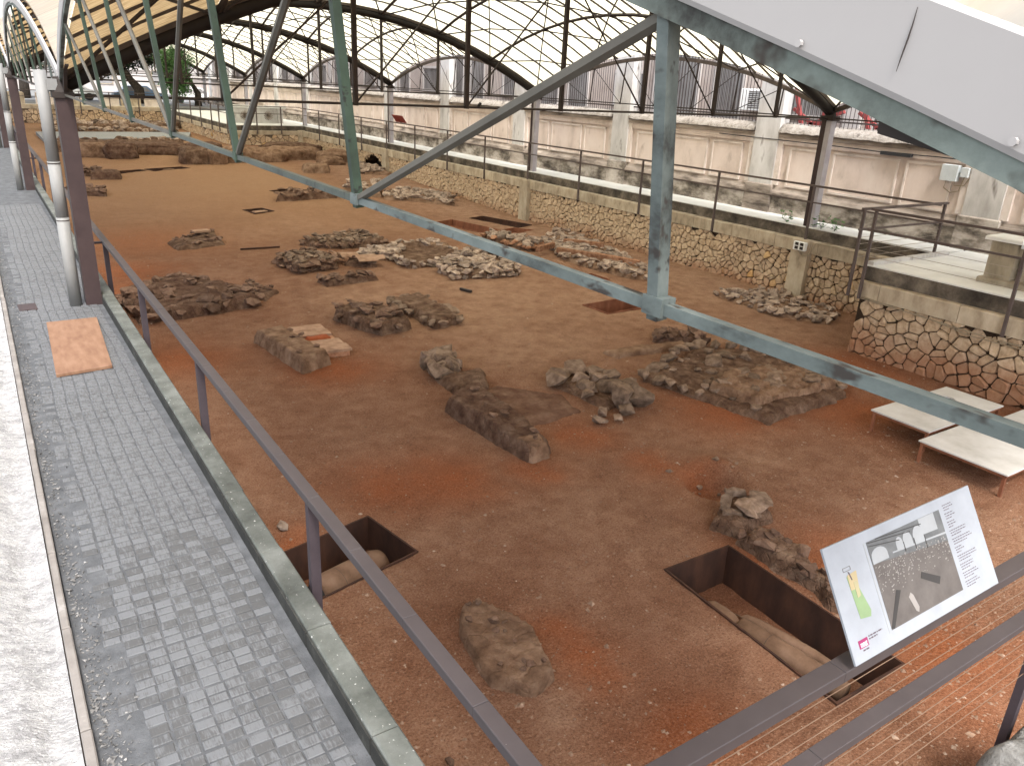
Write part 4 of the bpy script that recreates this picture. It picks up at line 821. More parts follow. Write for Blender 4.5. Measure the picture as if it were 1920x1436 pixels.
amphora('amphora', 'large broken amphora lying in the pit beside the left kerb', (2.42, 7.16, za + .22), (3.30, 7.40, za + .22), .21, neck=False)
t_ = thing('amphora_mouth', 'black disc painted as the dark mouth of the amphora, with a shard, in the kerbside pit', 'amphora', (2.2, 7.0, za)); MB().tube([(2.385, 7.15, za + .22), (2.418, 7.16, za + .22)], .15, 18).build('opening', 'black', t_); MB().tube([(2.25, 7.05, za + .06), (2.33, 7.08, za + .12)], [.06, .11], 10).build('shard', 'amphora', t_)  # black disc on the closed body paints the shade of a hollow mouth
zb = ZP['b'] - .52
amphora('amphora', 'long amphora body resting along the left side of the panel pit', (6.33, 4.46, zb + .15), (6.48, 3.2, zb + .15), .135, neck=False)
amphora('amphora', 'slender amphora lying further right in the panel pit', (6.54, 4.70, zb + .10), (6.80, 3.35, zb + .10), .085, neck=True)
amphora('amphora', 'pointed amphora base at the far end of the panel pit', (6.34, 5.0, zb + .10), (6.34, 4.42, zb + .14), .12, neck=True)

# ------------------------------------------------------------------ tombs: crusted mounds with their stones
def mound(parent, poly, h, mat, ew=.22, amp=.10, res=.055, fine=.035, tilt=(0, 0), rimw=0, name='core', seed=0, lobes=.12):
    P = np.array(poly); x0, y0 = P.min(0) - .35; x1, y1 = P.max(0) + .35; res = max(.032 if y1 < 13 else .05, (x1 - x0) / 80) if res < .1 else res
    gx, gy = np.meshgrid(np.arange(x0, x1, res), np.arange(y0, y1, res)); s = sdpoly(gx + fbm(gx * 2.2, gy * 2.2, seed + 20, 4) * lobes * 3, gy + fbm(gx * 2.2, gy * 2.2, seed + 31, 4) * lobes * 3, poly)
    e = np.clip(-s / ew, -.6, 1); prof = np.where(e > 0, np.minimum(1, e * 1.6) ** .5, e * .8)
    c_ = P.mean(0); top = h * (1 + tilt[0] * (gx - c_[0]) + tilt[1] * (gy - c_[1])) + fbm(gx * 2.0, gy * 2.0, seed + 41, 3) * amp * 1.1 + (.25 - np.abs(fbm(gx * 4.5, gy * 4.5, seed + 47, 4))) * fine * 3.2 - fine * .35
    if rimw: top = top - np.clip((-s - rimw) / .15, 0, 1) * h * .55
    base = np.array([[gz(a, b_) for a, b_ in zip(r1_, r2_)] for r1_, r2_ in zip(gx, gy)]); z_ = base - .03 + np.where(e > 0, prof * (top + .03), e * .12)
    ok = s < ew * .5; n2 = gx.shape[1]; idm = np.arange(gx.size).reshape(gx.shape); kq = ok[:-1, :-1] | ok[1:, 1:] | ok[1:, :-1] | ok[:-1, 1:]
    F = np.stack([idm[:-1, :-1], idm[:-1, 1:], idm[1:, 1:], idm[1:, :-1]], -1)[kq]; used = np.unique(F); mp = np.full(gx.size, -1); mp[used] = np.arange(len(used))
    V = np.stack([gx, gy, z_], -1).reshape(-1, 3)[used]; return mk(name, V, mp[F], mat, parent, True)
def along(poly, sp, closed=True):
    out = []; n = len(poly)
    for i in range(n if closed else n - 1):
        a = np.array(poly[i]); b_ = np.array(poly[(i + 1) % n]); L = np.hypot(*(b_ - a)); k = max(1, int(L / sp))
        for j in range(k): out.append((*(a + (b_ - a) * (j + .5) / k), math.atan2(*(b_ - a)[::-1])))
    return out
def inpoly(poly):
    P = np.array(poly)
    while True:
        x, y = RNG.uniform(P.min(0), P.max(0))
        if sdpoly(np.array([x]), np.array([y]), poly)[0] < -.05: return x, y
def tomb(label, poly, h, mat='crust', ring=None, scat=None, courses=1, **kw):
    h *= .70; kw['ew'] = kw.get('ew', .22) * .75; kw['amp'] = kw.get('amp', .1) * .8; kw.setdefault('lobes', .055); P = np.array(poly); t = thing('tomb', label, 'tomb', (*P.mean(0), gz(*P.mean(0))), 'excavated tombs'); global TS; TS += 5; mound(t, poly, h, mat, seed=TS, **kw)
    if ring:
        sz, sp, mt = ring[:3]
        for cidx in range(courses):
            for x, y, a in along(poly, sp):
                if random.random() < .1: continue
                xx, yy = x + random.gauss(0, .035), y + random.gauss(0, .035); stone(t, xx, yy, gz(xx, yy) + h * (.62 if courses == 1 else (.3 + .7 * cidx)) + random.uniform(-.03, .05), sz * random.uniform(.8, 1.45), mt, .52, .22, a + random.gauss(0, .25))
    if scat:
        n, sz, mt = scat[:3]; fl = scat[3] if len(scat) > 3 else .45
        for k in range(n): x, y = inpoly(poly); stone(t, x, y, gz(x, y) + h * 1.02 + random.uniform(-.02, .07), sz * random.uniform(.65, 1.9), mt, fl, .3)
    return t
TS = 0
t = tomb('long plastered block tomb with smooth crusted top beside pale roof tiles', [(4.2, 15.58), (4.42, 13.32), (5.08, 13.62), (4.85, 15.75)], .40, 'plastercrust', ew=.12, amp=.05, lobes=.03, scat=(5, .12, 'stone_red'))
tt = thing('tile_tomb', 'low grave of pale flat tiles with a bright red clay patch', 'tomb', (5.3, 14.9, -1.7), 'excavated tombs'); zt = gz(5.3, 14.9)
MB().box(4.98, 5.66, 13.98, 15.78, zt - .1, zt + .10, rz=-.05).build('bed', 'stone_brick', tt)
for a, b_ in ((13.98, 14.36), (14.38, 14.76), (15.1, 15.44), (15.46, 15.8)): MB().box(4.96, 5.68, a, b_, zt + .102, zt + .15 + random.uniform(-.008, .008), rz=-.05, bev=.01).build('tile', 'terracotta', tt)
mound(tt, [(5.05, 14.78), (5.6, 14.78), (5.6, 15.08), (5.05, 15.08)], .16, 'redclay', ew=.1, amp=.02, lobes=.02, name='red_clay', seed=300)
tomb('dark collapsed tomb lump with overhanging crust, left of the stone edged grave', [(6.17, 16.38), (6.7, 14.80), (7.5, 15.0), (7.45, 16.3), (6.84, 16.8)], .40, 'crust', ew=.16, amp=.14, fine=.05, scat=(26, .2, 'stone_red'), ring=(.24, .5, 'stone_red'))
tomb('grave edged with small boulders around flat crust, right of the dark lump', [(7.86, 17.0), (8.85, 17.2), (8.78, 14.9), (7.95, 14.72)], .30, 'crust', ew=.18, amp=.05, ring=(.27, .30, 'stone_grey'))
tomb('large ruined tomb behind the left railing with broken walls', [(2.3, 20.0), (2.40, 17.8), (3.11, 17.75), (5.1, 18.2), (4.85, 19.6), (3.87, 21.3)], .38, 'redcrust', ew=.2, amp=.2, fine=.05, ring=(.30, .34, 'stone_red'), scat=(46, .2, 'stone_red'))
tomb('low reddish rubble patch right of the large ruined tomb', [(4.9, 19.5), (5.3, 18.4), (5.9, 19.2), (5.4, 20.4)], .12, 'redcrust', amp=.08, scat=(26, .12, 'stone_red'))
tomb('flat dark mound with one pale tile in the bare soil', [(4.59, 26.5), (4.67, 25.1), (6.2, 25.5), (6.4, 28.0)], .16, 'crust', ew=.4, amp=.12, scat=(40, .14, 'stone_red'))
sl = thing('tile', 'small pale flat tile lying on the dark mound', 'tile', (5.85, 27, gz(5.85, 27) + .2)); MB().box(5.5, 6.05, 26.8, 27.1, gz(5.8, 27) + .2, gz(5.8, 27) + .26, rz=.2).build('slab', 'terracotta', sl)
tomb('broad rubble mound with diagonal edges beyond the middle tombs', [(8.3, 24.7), (9.0, 23.8), (10.85, 23.6), (10.8, 25.8)], .30, 'crust', ew=.2, amp=.12, fine=.06, scat=(110, .15, 'stone_grey'), ring=(.2, .25, 'stone_red'))
tomb('rectangular rubble grave with a corner wall, left end of the middle row', [(6.79, 22.3), (6.93, 20.85), (8.2, 21.05), (8.11, 23.1)], .34, 'redcrust', ew=.12, amp=.08, ring=(.22, .21, 'stone_red'), courses=2, scat=(50, .17, 'stone_grey'))
tf = tomb('low ledge with broken roof tiles beside the rectangular rubble grave', [(8.47, 21.3), (9.26, 20.75), (9.55, 21.6), (8.96, 22.2)], .14, 'redcrust', amp=.06, scat=(12, .14, 'stone_grey'))
for x, y, a, b_ in ((8.75, 21.7, .3, .25), (9.1, 21.3, .1, -.2), (9.25, 21.05, -.1, .1), (8.45, 21.85, .8, .5), (9.0, 20.95, .2, .15)):
    V = [(u * .34, v_ * .16, .03 * (1 - v_ * v_) * 2 + dz) for dz in (0, .025) for u in (-1, 1) for v_ in (-1, -.5, 0, .5, 1)]; F = [[i, i + 1, i + 6, i + 5] for i in range(4)] + [[10 + i, 15 + i, 16 + i, 11 + i] for i in range(4)] + [[0, 10, 11, 1], [1, 11, 12, 2], [2, 12, 13, 3], [3, 13, 14, 4], [5, 6, 16, 15], [6, 7, 17, 16], [7, 8, 18, 17], [8, 9, 19, 18], [0, 5, 15, 10], [4, 14, 19, 9]]
    mm = bpy.data.meshes.new('roof_tile'); mm.from_pydata(V, [], F); mm.materials.append(MAT['terracotta']); inst('roof_tile', mm, tf, (x, y, gz(x, y) + .22), (b_, a * .4, a))
tomb('thin jagged ridge of stones in front of the rectangular rubble grave', [(7.1, 19.8), (7.15, 19.2), (8.65, 19.3), (8.72, 19.75)], .20, 'redcrust', ew=.2, amp=.14, scat=(34, .15, 'stone_red'))
t = tomb('row of pale rubble linking the middle graves', [(9.0, 22.0), (10.0, 21.5), (11.2, 22.6), (9.9, 23.1)], .16, 'crust', amp=.08, scat=(70, .22, 'stone_pale'))
tomb('walled grave outline with sunken earth centre in the middle row', [(10.16, 21.8), (10.08, 20.4), (11.17, 20.3), (12.4, 21.3), (12.22, 23.2), (11.02, 23.2)], .26, 'crust', ew=.1, amp=.05, rimw=.2, ring=(.24, .22, 'stone_pale'), courses=2)
tomb('rubble grave with low brick front at the right end of the middle row', [(10.72, 19.7), (10.70, 18.72), (12.71, 18.45), (13.2, 20.6), (12.6, 21.4)], .30, 'crust', ew=.12, amp=.06, ring=(.23, .21, 'stone_pale'), courses=2, scat=(100, .24, 'stone_pale'))
tomb('short curved plaster fragment behind the walled grave outline', [(12.0, 23.8), (12.7, 22.5), (12.3, 22.0), (11.7, 23.0)], .26, 'plastercrust', ew=.2, amp=.06, scat=(10, .22, 'stone_pale'))
tomb('pale rubble grave with brick edge beside the long rust red pit', [(14.72, 23.9), (14.95, 21.0), (15.9, 21.8), (15.4, 24.1)], .28, 'crust', ew=.14, amp=.08, ring=(.24, .24, 'stone_brick'), scat=(60, .22, 'stone_pale'))
t = tomb('long heap of pale rubble along the stone wall', [(16.6, 22.6), (15.2, 19.6), (15.5, 16.8), (16.29, 16.1), (17.5, 19.8), (18.1, 23.6)], .24, 'plastercrust', ew=.25, amp=.14, scat=(190, .24, 'stone_pale', .45), ring=(.24, .32, 'stone_pale'))
for x, y, a, L in ((15.2, 20.6, .4, 1.0), (15.7, 19.2, -1.1, 1.9), (16.2, 18.2, -1.2, 1.6), (16.8, 20.6, -.9, 1.4)): MB().box(x - L / 2, x + L / 2, y - .07, y + .07, gz(x, y) + .16, gz(x, y) + .34, rz=a, bev=.02).build('stone_edge', 'stone_brick', t)
tomb('low spread of small pale stones near the platform corner', [(16.45, 14.4), (16.35, 12.4), (17.05, 11.1), (18.2, 11.5), (18.5, 13.9)], .14, 'plastercrust', ew=.3, amp=.12, scat=(150, .16, 'stone_pale', .5), ring=(.2, .4, 'stone_pale'))
tomb('small dark jagged ridge left under the tie bar', [(11.85, 11.95), (12.75, 11.3), (13.35, 11.65), (12.5, 12.4)], .20, 'redcrust', ew=.2, amp=.14, scat=(22, .2, 'stone_red'))
tomb('flat pale earthen slab with a clean low edge', [(10.33, 11.83), (10.4, 11.33), (12.4, 11.25), (12.5, 11.6)], .14, 'plastercrust', ew=.12, amp=.02, fine=.01, lobes=.04)
t = tomb('largest square tomb with a raised mortar block and boulder edges', [(9.98, 10.15), (10.5, 7.65), (13.0, 7.75), (13.95, 9.85), (12.6, 11.1)], .16, 'crust', ew=.2, amp=.08, scat=(40, .15, 'stone_grey'))
for poly, sz in (([(9.98, 10.15), (11.0, 10.55), (11.7, 10.95), (12.6, 11.05)], .26), ([(9.98, 10.15), (10.15, 9.4), (10.3, 8.8)], .26), ([(12.7, 11.0), (13.2, 10.3), (13.5, 9.4)], .3), ([(13.0, 7.9), (13.5, 8.4), (13.8, 9.2)], .24), ([(11.6, 9.9), (12.2, 10.3), (12.8, 9.9)], .34), ([(11.2, 9.0), (11.5, 9.1)], .36)):
    for x, y, a in along(poly, sz * .95, False): stone(t, x + random.gauss(0, .03), y + random.gauss(0, .03), gz(x, y) + .13, sz * random.uniform(.8, 1.3), 'stone_grey', .62, .25, a)
mound(t, [(10.55, 8.95), (10.62, 7.95), (12.9, 7.95), (13.1, 8.8), (12.2, 9.2), (11.3, 9.35)], .27, 'plastercrust', ew=.08, amp=.07, fine=.09, name='mortar_block', seed=511, lobes=.05); mound(t, [(10.35, 8.6), (10.5, 7.6), (12.6, 7.65), (12.7, 8.1), (10.8, 8.4)], .14, 'crust', ew=.14, amp=.08, fine=.05, name='mortar_skirt', seed=517, lobes=.08)
for k in range(26):
    x, y = inpoly([(10.6, 8.9), (10.7, 8.0), (12.8, 8.0), (13.0, 8.7), (12.2, 9.1), (11.3, 9.25)]); stone(t, x, y, gz(x, y) + .25, random.uniform(.14, .42), 'stone_grey', .4, .2)
t = tomb('heap of large angular boulders in the centre of the site', [(8.25, 10.7), (8.45, 9.3), (9.25, 9.5), (9.65, 10.6), (9.0, 11.35)], .16, 'crust', ew=.3, amp=.1)
for x, y, s in ((8.35, 10.65, .5), (8.6, 10.9, .42), (8.95, 10.95, .5), (9.25, 10.75, .42), (8.75, 10.5, .46), (9.05, 10.35, .42), (9.35, 10.35, .44), (8.6, 10.1, .5), (8.95, 9.9, .5), (9.2, 9.7, .52), (8.75, 9.45, .62), (9.05, 9.25, .55), (9.4, 9.95, .4), (8.45, 9.9, .3), (8.2, 9.2, .25), (8.3, 8.9, .22), (8.6, 9.05, .3), (7.95, 8.95, .24)): stone(t, x, y, gz(x, y) + s * .30, s * .98, 'stone_grey', .66, .3)
t = tomb('pile of fist sized stones behind a tilted flat slab', [(6.63, 12.9), (6.5, 11.9), (6.9, 11.8), (7.4, 12.9)], .16, 'crust', ew=.25, amp=.08, scat=(24, .3, 'stone_grey', .7)); mound(t, [(6.45, 11.9), (6.45, 11.2), (7.15, 11.1), (7.5, 11.9)], .13, 'crust', ew=.15, amp=.05, name='slab', seed=601, lobes=.05)
t = tomb('long slab tomb with crusted reddish top and rounded end in the foreground', [(5.93, 10.6), (6.05, 8.34), (6.58, 8.44), (6.74, 9.4), (6.88, 11.0), (6.5, 11.1)], .34, 'redcrust', ew=.14, amp=.05, fine=.03, tilt=(-.12, 0), lobes=.035, scat=(10, .1, 'stone_red'))
mound(t, [(6.6, 9.3), (8.0, 9.5), (8.2, 10.3), (7.3, 11.2), (6.7, 11.0)], .07, 'soilcrust', ew=.3, amp=.04, name='earth_apron', seed=616, lobes=.06)
mound(t, [(5.94, 10.45), (6.02, 8.9), (6.3, 8.9), (6.25, 10.5)], .30, 'redcrust', ew=.08, amp=.05, name='side_wall', seed=621, lobes=.04); mound(t, [(6.05, 8.75), (6.12, 8.28), (6.5, 8.32), (6.55, 8.78)], .27, 'plastercrust', ew=.09, amp=.03, name='end_stone', seed=633, lobes=.03)
t = tomb('lumpy grey rock mass at the head of the panel pit', [(7.15, 5.72), (7.25, 5.32), (8.0, 5.45), (8.15, 5.95), (7.6, 6.0)], .24, 'crust', ew=.14, amp=.10, lobes=.10, scat=(9, .22, 'stone_grey'))
mound(t, [(7.15, 5.35), (7.1, 4.5), (7.05, 3.6), (7.35, 3.6), (7.5, 4.4), (7.62, 5.3)], .20, 'crust', ew=.12, amp=.14, fine=.06, name='rubble_ridge', seed=655, lobes=.10)
for k in range(26): yy = random.uniform(3.5, 5.3); xx = 7.28 + random.gauss(0, .1); stone(t, xx, yy, gz(xx, yy) + .2, random.uniform(.12, .26), 'stone_red', .7)
for k in range(14): xx, yy = 8.2 + random.gauss(0, .32), 6.55 + random.gauss(0, .35); stone(t, xx, yy, gz(xx, yy) + .01, random.uniform(.05, .12), 'stone_grey', .6)
tomb('low cracked mortar slab grave nearest the camera', [(3.26, 5.5), (3.18, 4.68), (3.45, 4.42), (3.75, 4.5), (3.95, 5.2), (3.72, 5.85), (3.45, 5.8)], .17, 'plastercrust', ew=.055, amp=.02, fine=.03, lobes=.035, scat=(16, .07, 'stone_red'))
# far tombs
tomb('small dark far tomb block on the left', [(4.1, 39.4), (5.3, 39.4), (5.4, 40.4), (4.3, 40.5)], .45, 'redcrust', ew=.2, amp=.08)
tomb('low rubble edge behind the first left column', [(3.3, 40.5), (4.6, 40.4), (4.9, 41.5), (3.5, 42)], .3, 'crust', amp=.1, scat=(24, .22, 'stone_red'))
tomb('rubble strip beside the left railing further back', [(2.6, 35.8), (4.1, 35.2), (4.3, 36.6), (2.8, 37)], .2, 'redcrust', amp=.1, scat=(24, .22, 'stone_red'))
tomb('isolated pale rounded block beyond the tie bar', [(13.95, 40.2), (15.3, 40.0), (15.7, 41.2), (14.3, 41.5)], .5, 'plastercrust', ew=.25, amp=.08)
tomb('elongated far tomb with broken top near the tie bar', [(10.1, 32.8), (12.9, 33.0), (13.2, 34.0), (10.8, 34.2)], .36, 'redcrust', ew=.2, amp=.14, scat=(30, .26, 'stone_red'))
tomb('far pale rubble beside the retaining wall, right of the green hanger', [(14.75, 32.3), (17.2, 30.2), (17.9, 31.5), (17.1, 33.8), (15.8, 34)], .2, 'plastercrust', amp=.14, scat=(120, .3, 'stone_pale', .45))
tomb('far low mortar base behind the second green hanger', [(13.5, 33.9), (14.9, 32.7), (16.0, 35.2), (14.8, 36.4)], .4, 'plastercrust', ew=.3, amp=.12, scat=(22, .3, 'stone_pale'))
tomb('scattered rubble leading out of the wall arch', [(17.0, 39.5), (18.3, 38.8), (18.5, 42.5), (17.3, 42.6)], .2, 'plastercrust', amp=.14, scat=(60, .3, 'stone_pale'))
# big rocks and walls at the far end
def boulder(label, x, y, sx, sy, sz, mat='crust', z=None, box=False):
    bm = bmesh.new(); bmesh.ops.create_icosphere(bm, subdivisions=4, radius=1); zz = gz(x, y) if z is None else z; o0 = RNG.uniform(0, 50, 3); V = []
    for v_ in bm.verts:
        d = np.array(v_.co); 
        d = np.sign(d) * np.abs(d) ** (.42 if box else .7); r_ = 1 + .55 * float(fbm(d[0] * 1.6 + o0[0], d[1] * 1.6 + d[2] * 1.9 + o0[1], 1, 4)); V.append((x + d[0] * sx * r_, y + d[1] * sy * r_, zz + sz * .2 + d[2] * sz * r_ + .10 * sz * float(fbm(d[0] * 5 + o0[2], d[1] * 5 + d[2] * 4, 2, 3))))
    F = [[q.index for q in f_.verts] for f_ in bm.faces]; bm.free(); o = mk('boulder', V, F, mat, None, True); return tag(o, label, 'boulder', 'large rocks at the far end')
boulder('pale rounded block at the left end of the far rock row', 4.9, 46.6, .85, .7, .55, 'plastercrust', box=True)
boulder('brown squared rock second from left in the far row', 6.3, 46.3, .8, .8, .60, 'redcrust', box=True); boulder('wide brown rock shelf in the far row', 8.6, 47.8, 1.4, .9, .46, 'redcrust', box=True)
boulder('tall brown boulder at the middle of the far rock row', 9.6, 44.6, .75, .9, .62, 'crust', box=True); boulder('brown boulder touching the tall middle one from behind', 10.5, 46, .9, .8, .58, 'redcrust', box=True)
boulder('squarish small block right of the tall middle boulder', 10.6, 44.1, .5, .5, .62, 'plastercrust', box=True); boulder('pale domed rock under the far tie bar', 11.9, 44.9, .9, .8, .6, 'plastercrust')
boulder('low wide pale rock mass right of the far tie bar', 13.2, 45.0, 1.4, .8, .55, 'plastercrust'); boulder('long pale rock bank before the far platform', 15.3, 46.2, 1.9, .9, .6, 'plastercrust'); boulder('pale rounded rock near the arch opening', 17.3, 44.6, .9, .8, .55, 'plastercrust')
boulder('flat pale rock nearest the arch opening', 16.6, 43.4, .8, .5, .35, 'plastercrust'); boulder('low grey rock ledge below the far platform', 16.5, 49.5, 2.0, .8, .5, 'crust')
gp = MB().poly([(3.5, 54.2), (12.2, 57.6), (13.2, 61.8), (3.5, 61)], -1.2, -.80).build('gravel_path', 'gravelpath'); struct(gp, 'flat grey gravel strip crossing the far end')
def farwall(label, poly, h, n, sz, mt='stone_pale'):
    t = thing('ruined_wall', label, 'wall', (*np.mean(poly, 0), gz(*np.mean(poly, 0))), 'ruined walls at the far end')
    mound(t, poly, h, 'crust', ew=.3, amp=.12, res=.16, seed=random.randint(0, 90)); 
    for k in range(n): x, y = inpoly(poly); stone(t, x, y, gz(x, y) + h * .9 + random.uniform(-.1, .1), sz * random.uniform(.7, 1.3), mt, .6)
farwall('dry stone row in front of the grey gravel strip', [(4.0, 53.0), (12.0, 56.6), (12.1, 57.2), (4.0, 53.8)], .18, 70, .32); farwall('pale stone row just beyond the gravel strip', [(4, 61.5), (12.6, 62.2), (12.6, 62.8), (4, 62.2)], .35, 60, .42)
farwall('low rubble bank left of the second stone row', [(4, 64.5), (12, 65.2), (14.5, 69), (5, 69.5)], .45, 70, .55); farwall('crumbling earth bank in front of the far rocks', [(3.4, 49), (10.5, 50), (10.5, 51.2), (3.4, 50.5)], .5, 26, .4, 'stone_red')
# far platform with balustrade on the right
fp = thing('far_platform', 'far stone platform with railing and carved balustrade on the right', 'platform', (16.3, 57, -1))
masonry(fp, 4.8, .75, .34, lambda g: np.stack([13.85 + g[:, 0], 53.66 - g[:, 2], -1.1 + g[:, 1]], -1), 'wallstone', .02, .05, 80); masonry(fp, 14, .75, .34, lambda g: np.stack([13.88 - g[:, 2], 53.7 + g[:, 0], -1.1 + g[:, 1]], -1), 'wallstone', .02, .05, 60)
MB().box(13.88, 19.9, 53.66, 72, -1.5, -.36).build('wall_core', 'mortar_far', fp); MB().box(13.8, 18.55, 53.58, 54.0, -.355, -.10, bev=.02).build('coping', 'coping', fp); MB().box(13.8, 14.2, 54.01, 72, -.355, -.10, bev=.02).build('coping', 'coping', fp)
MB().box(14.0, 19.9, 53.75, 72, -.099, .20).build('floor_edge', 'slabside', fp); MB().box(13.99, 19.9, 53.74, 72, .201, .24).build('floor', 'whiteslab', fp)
MB().box(18.3, 18.8, 53.4, 53.62, -1.3, -.05, bev=.02).build('pier', 'coping', fp)
railing('guard_railing', 'far brown railing around the far platform', [((13.75, 53.6 + q, -.3), (13.75, 53.6 + q, 1.38)) for q in (0, 2, 4, 7, 10, 14)] + [((x, 53.52, -.3), (x, 53.52, 1.38)) for x in (15.6, 17.2)], [((13.75, 53.5, 1.4), (13.75, 72, 1.4), .06, .05), ((13.75, 53.5, .95), (13.75, 72, .95), .05, .04), ((13.7, 53.52, 1.4), (18.5, 53.52, 1.4), .06, .05), ((13.7, 53.52, .95), (18.5, 53.52, .95), .05, .04)], [], 'steel railings', .07)
ba = thing('balustrade', 'far pale carved stone balustrade with rosette openings', 'balustrade', (16.8, 56, .24))
for x in (14.7, 16.3, 17.9): MB().box(x - .18, x + .18, 55.8, 56.15, .24, 1.2, bev=.02).build('pedestal', 'pilaster', ba)
MB().box(14.5, 18.3, 55.75, 56.2, 1.201, 1.36, bev=.02).build('coping', 'whiteslab', ba)
for x in (15.5, 17.1):
    MB().box(x - .61, x + .61, 55.9, 56.05, .24, 1.19).build('parapet', 'pilaster', ba)
    for k in range(8): a = pi * k / 8; MB().beam((x - .3 * math.cos(a), 55.89, .72 - .3 * math.sin(a)), (x + .3 * math.cos(a), 55.89, .72 + .3 * math.sin(a)), .05, .035).build('rosette_petal', 'moulding', ba)
tag(MB().box(16.0, 16.8, 55.8, 56.15, 1.361, 1.62, bev=.05).build('stone_block', 'plasterlight'), 'pale stone block resting on the far balustrade', 'stone')
# far wall
fw = thing('far_wall', 'far rubble stone wall with grey coping closing the site', 'wall', (8.5, 72.8, -1))
masonry(fw, 13.3, 1.2, .42, lambda g: np.stack([.6 + g[:, 0], 72.6 - g[:, 2], -1.1 + g[:, 1]], -1), 'wallstone', .022, .06, 60); MB().box(.5, 13.9, 72.6, 73.6, -1.4, .05).build('wall_core', 'mortar_far', fw); MB().box(.5, 13.9, 72.5, 73.4, .051, .36, bev=.03).build('coping', 'coping', fw)
MB().box(.5, 13.9, 73.41, 74.2, -.5, .34).build('back_fill', 'whiteslab', fw)
for i, x in enumerate((2.5, 4.6, 6.9, 9.2, 10.6, 12.4)): tag(MB().box(x, x + random.uniform(.9, 1.7), 73.7, 74.1, .341, random.uniform(.85, 1.3), bev=.1).build('stone_block', 'plasterlight' if i % 2 else 'coping'), ORD[i].capitalize() + ' weathered stone block from the left on the far wall', 'stone', 'stone blocks on the far wall')
railing('guard_railing', 'thin dark railing on top of the far wall', [((x, 72.45, -.3), (x, 72.45, 1.38)) for x in np.arange(1.2, 14, 2.1)], [((.8, 72.45, 1.4), (13.8, 72.45, 1.4), .06, .05), ((.8, 72.45, .95), (13.8, 72.45, .95), .05, .04)], [], 'steel railings', .07)
# house wall and cars beyond
hb = thing('house', 'pale low house beyond the far wall with an orange roof edge', 'house', (14, 112, .3)); MB().box(-6, 34, 112, 120, .3, 4.2).build('wall', 'buildtrim', hb); MB().box(-6.5, 34.5, 111.5, 120.5, 4.201, 4.6).build('roof', 'terracotta', hb)
for x in (2, 8, 14, 20, 26): wd_ = MB().box(x - .1, x + 1.5, 111.9, 112.0, 1.2, 3.0).build('window', 'coping', hb); MB().box(x, x + 1.4, 111.88, 111.899, 1.3, 2.9).build('pane', 'darkpane', wd_)
def car(label, x, y, paint):
    t = thing('parked_car', label, 'car', (x, y, .3), 'cars parked beyond the far wall')
    P = [(-2.1, .35), (-2.15, .75), (-1.6, .92), (-1.0, 1.42), (.7, 1.45), (1.35, .98), (2.05, .85), (2.15, .4)]
    V = [(x + a, y + s_ * .82, .3 + b_) for s_ in (-1, 1) for a, b_ in P]; n = len(P); mk('body', V, [list(range(n)), list(range(n, 2 * n))[::-1]] + [[i, (i + 1) % n, n + (i + 1) % n, n + i] for i in range(n)], paint, t)
    for a, b_ in ((-1.15, -.2), (-.1, .95)): MB().add([(x + a - .2, y - .825, 1.28), (x + b_ + (.2 if b_ > 0 else 0), y - .825, 1.28), (x + b_ - .05, y - .825, 1.66), (x + a + .1, y - .825, 1.66)], [[0, 1, 2, 3]]) or None
    for a, b_, c_, d_ in ((-1.25, -.2, -.95, -.2), (-.12, 1.05, -.12, .62)): mb = MB(); mb.add([(x + a, y - .83, 1.26), (x + b_, y - .83, 1.26), (x + d_, y - .83, 1.66), (x + c_, y - .83, 1.66), (x + a, y - .82, 1.26), (x + b_, y - .82, 1.26), (x + d_, y - .82, 1.66), (x + c_, y - .82, 1.66)], [[0, 1, 2, 3], [4, 5, 6, 7], [0, 1, 5, 4], [2, 3, 7, 6]]); mb.build('window', 'darkpane', t)
    for a in (-1.35, 1.35):
        for s_ in (-.78, .78): MB().tube([(x + a, y + s_ - .1, .63), (x + a, y + s_ + .1, .63)], .33, 14).build('wheel', 'black', t)
MAT['bluecar'] = flat('bluecar', (.10, .16, .24), .3)
car('dark blue car parked beyond the far wall, left of the tree crown', 13.6, 84, 'bluecar'); car('white car parked beyond the far wall, right of the dark blue one', 18.6, 84.5, 'white'); car('white car parked beyond the far wall at the far left', 8.2, 85, 'white')
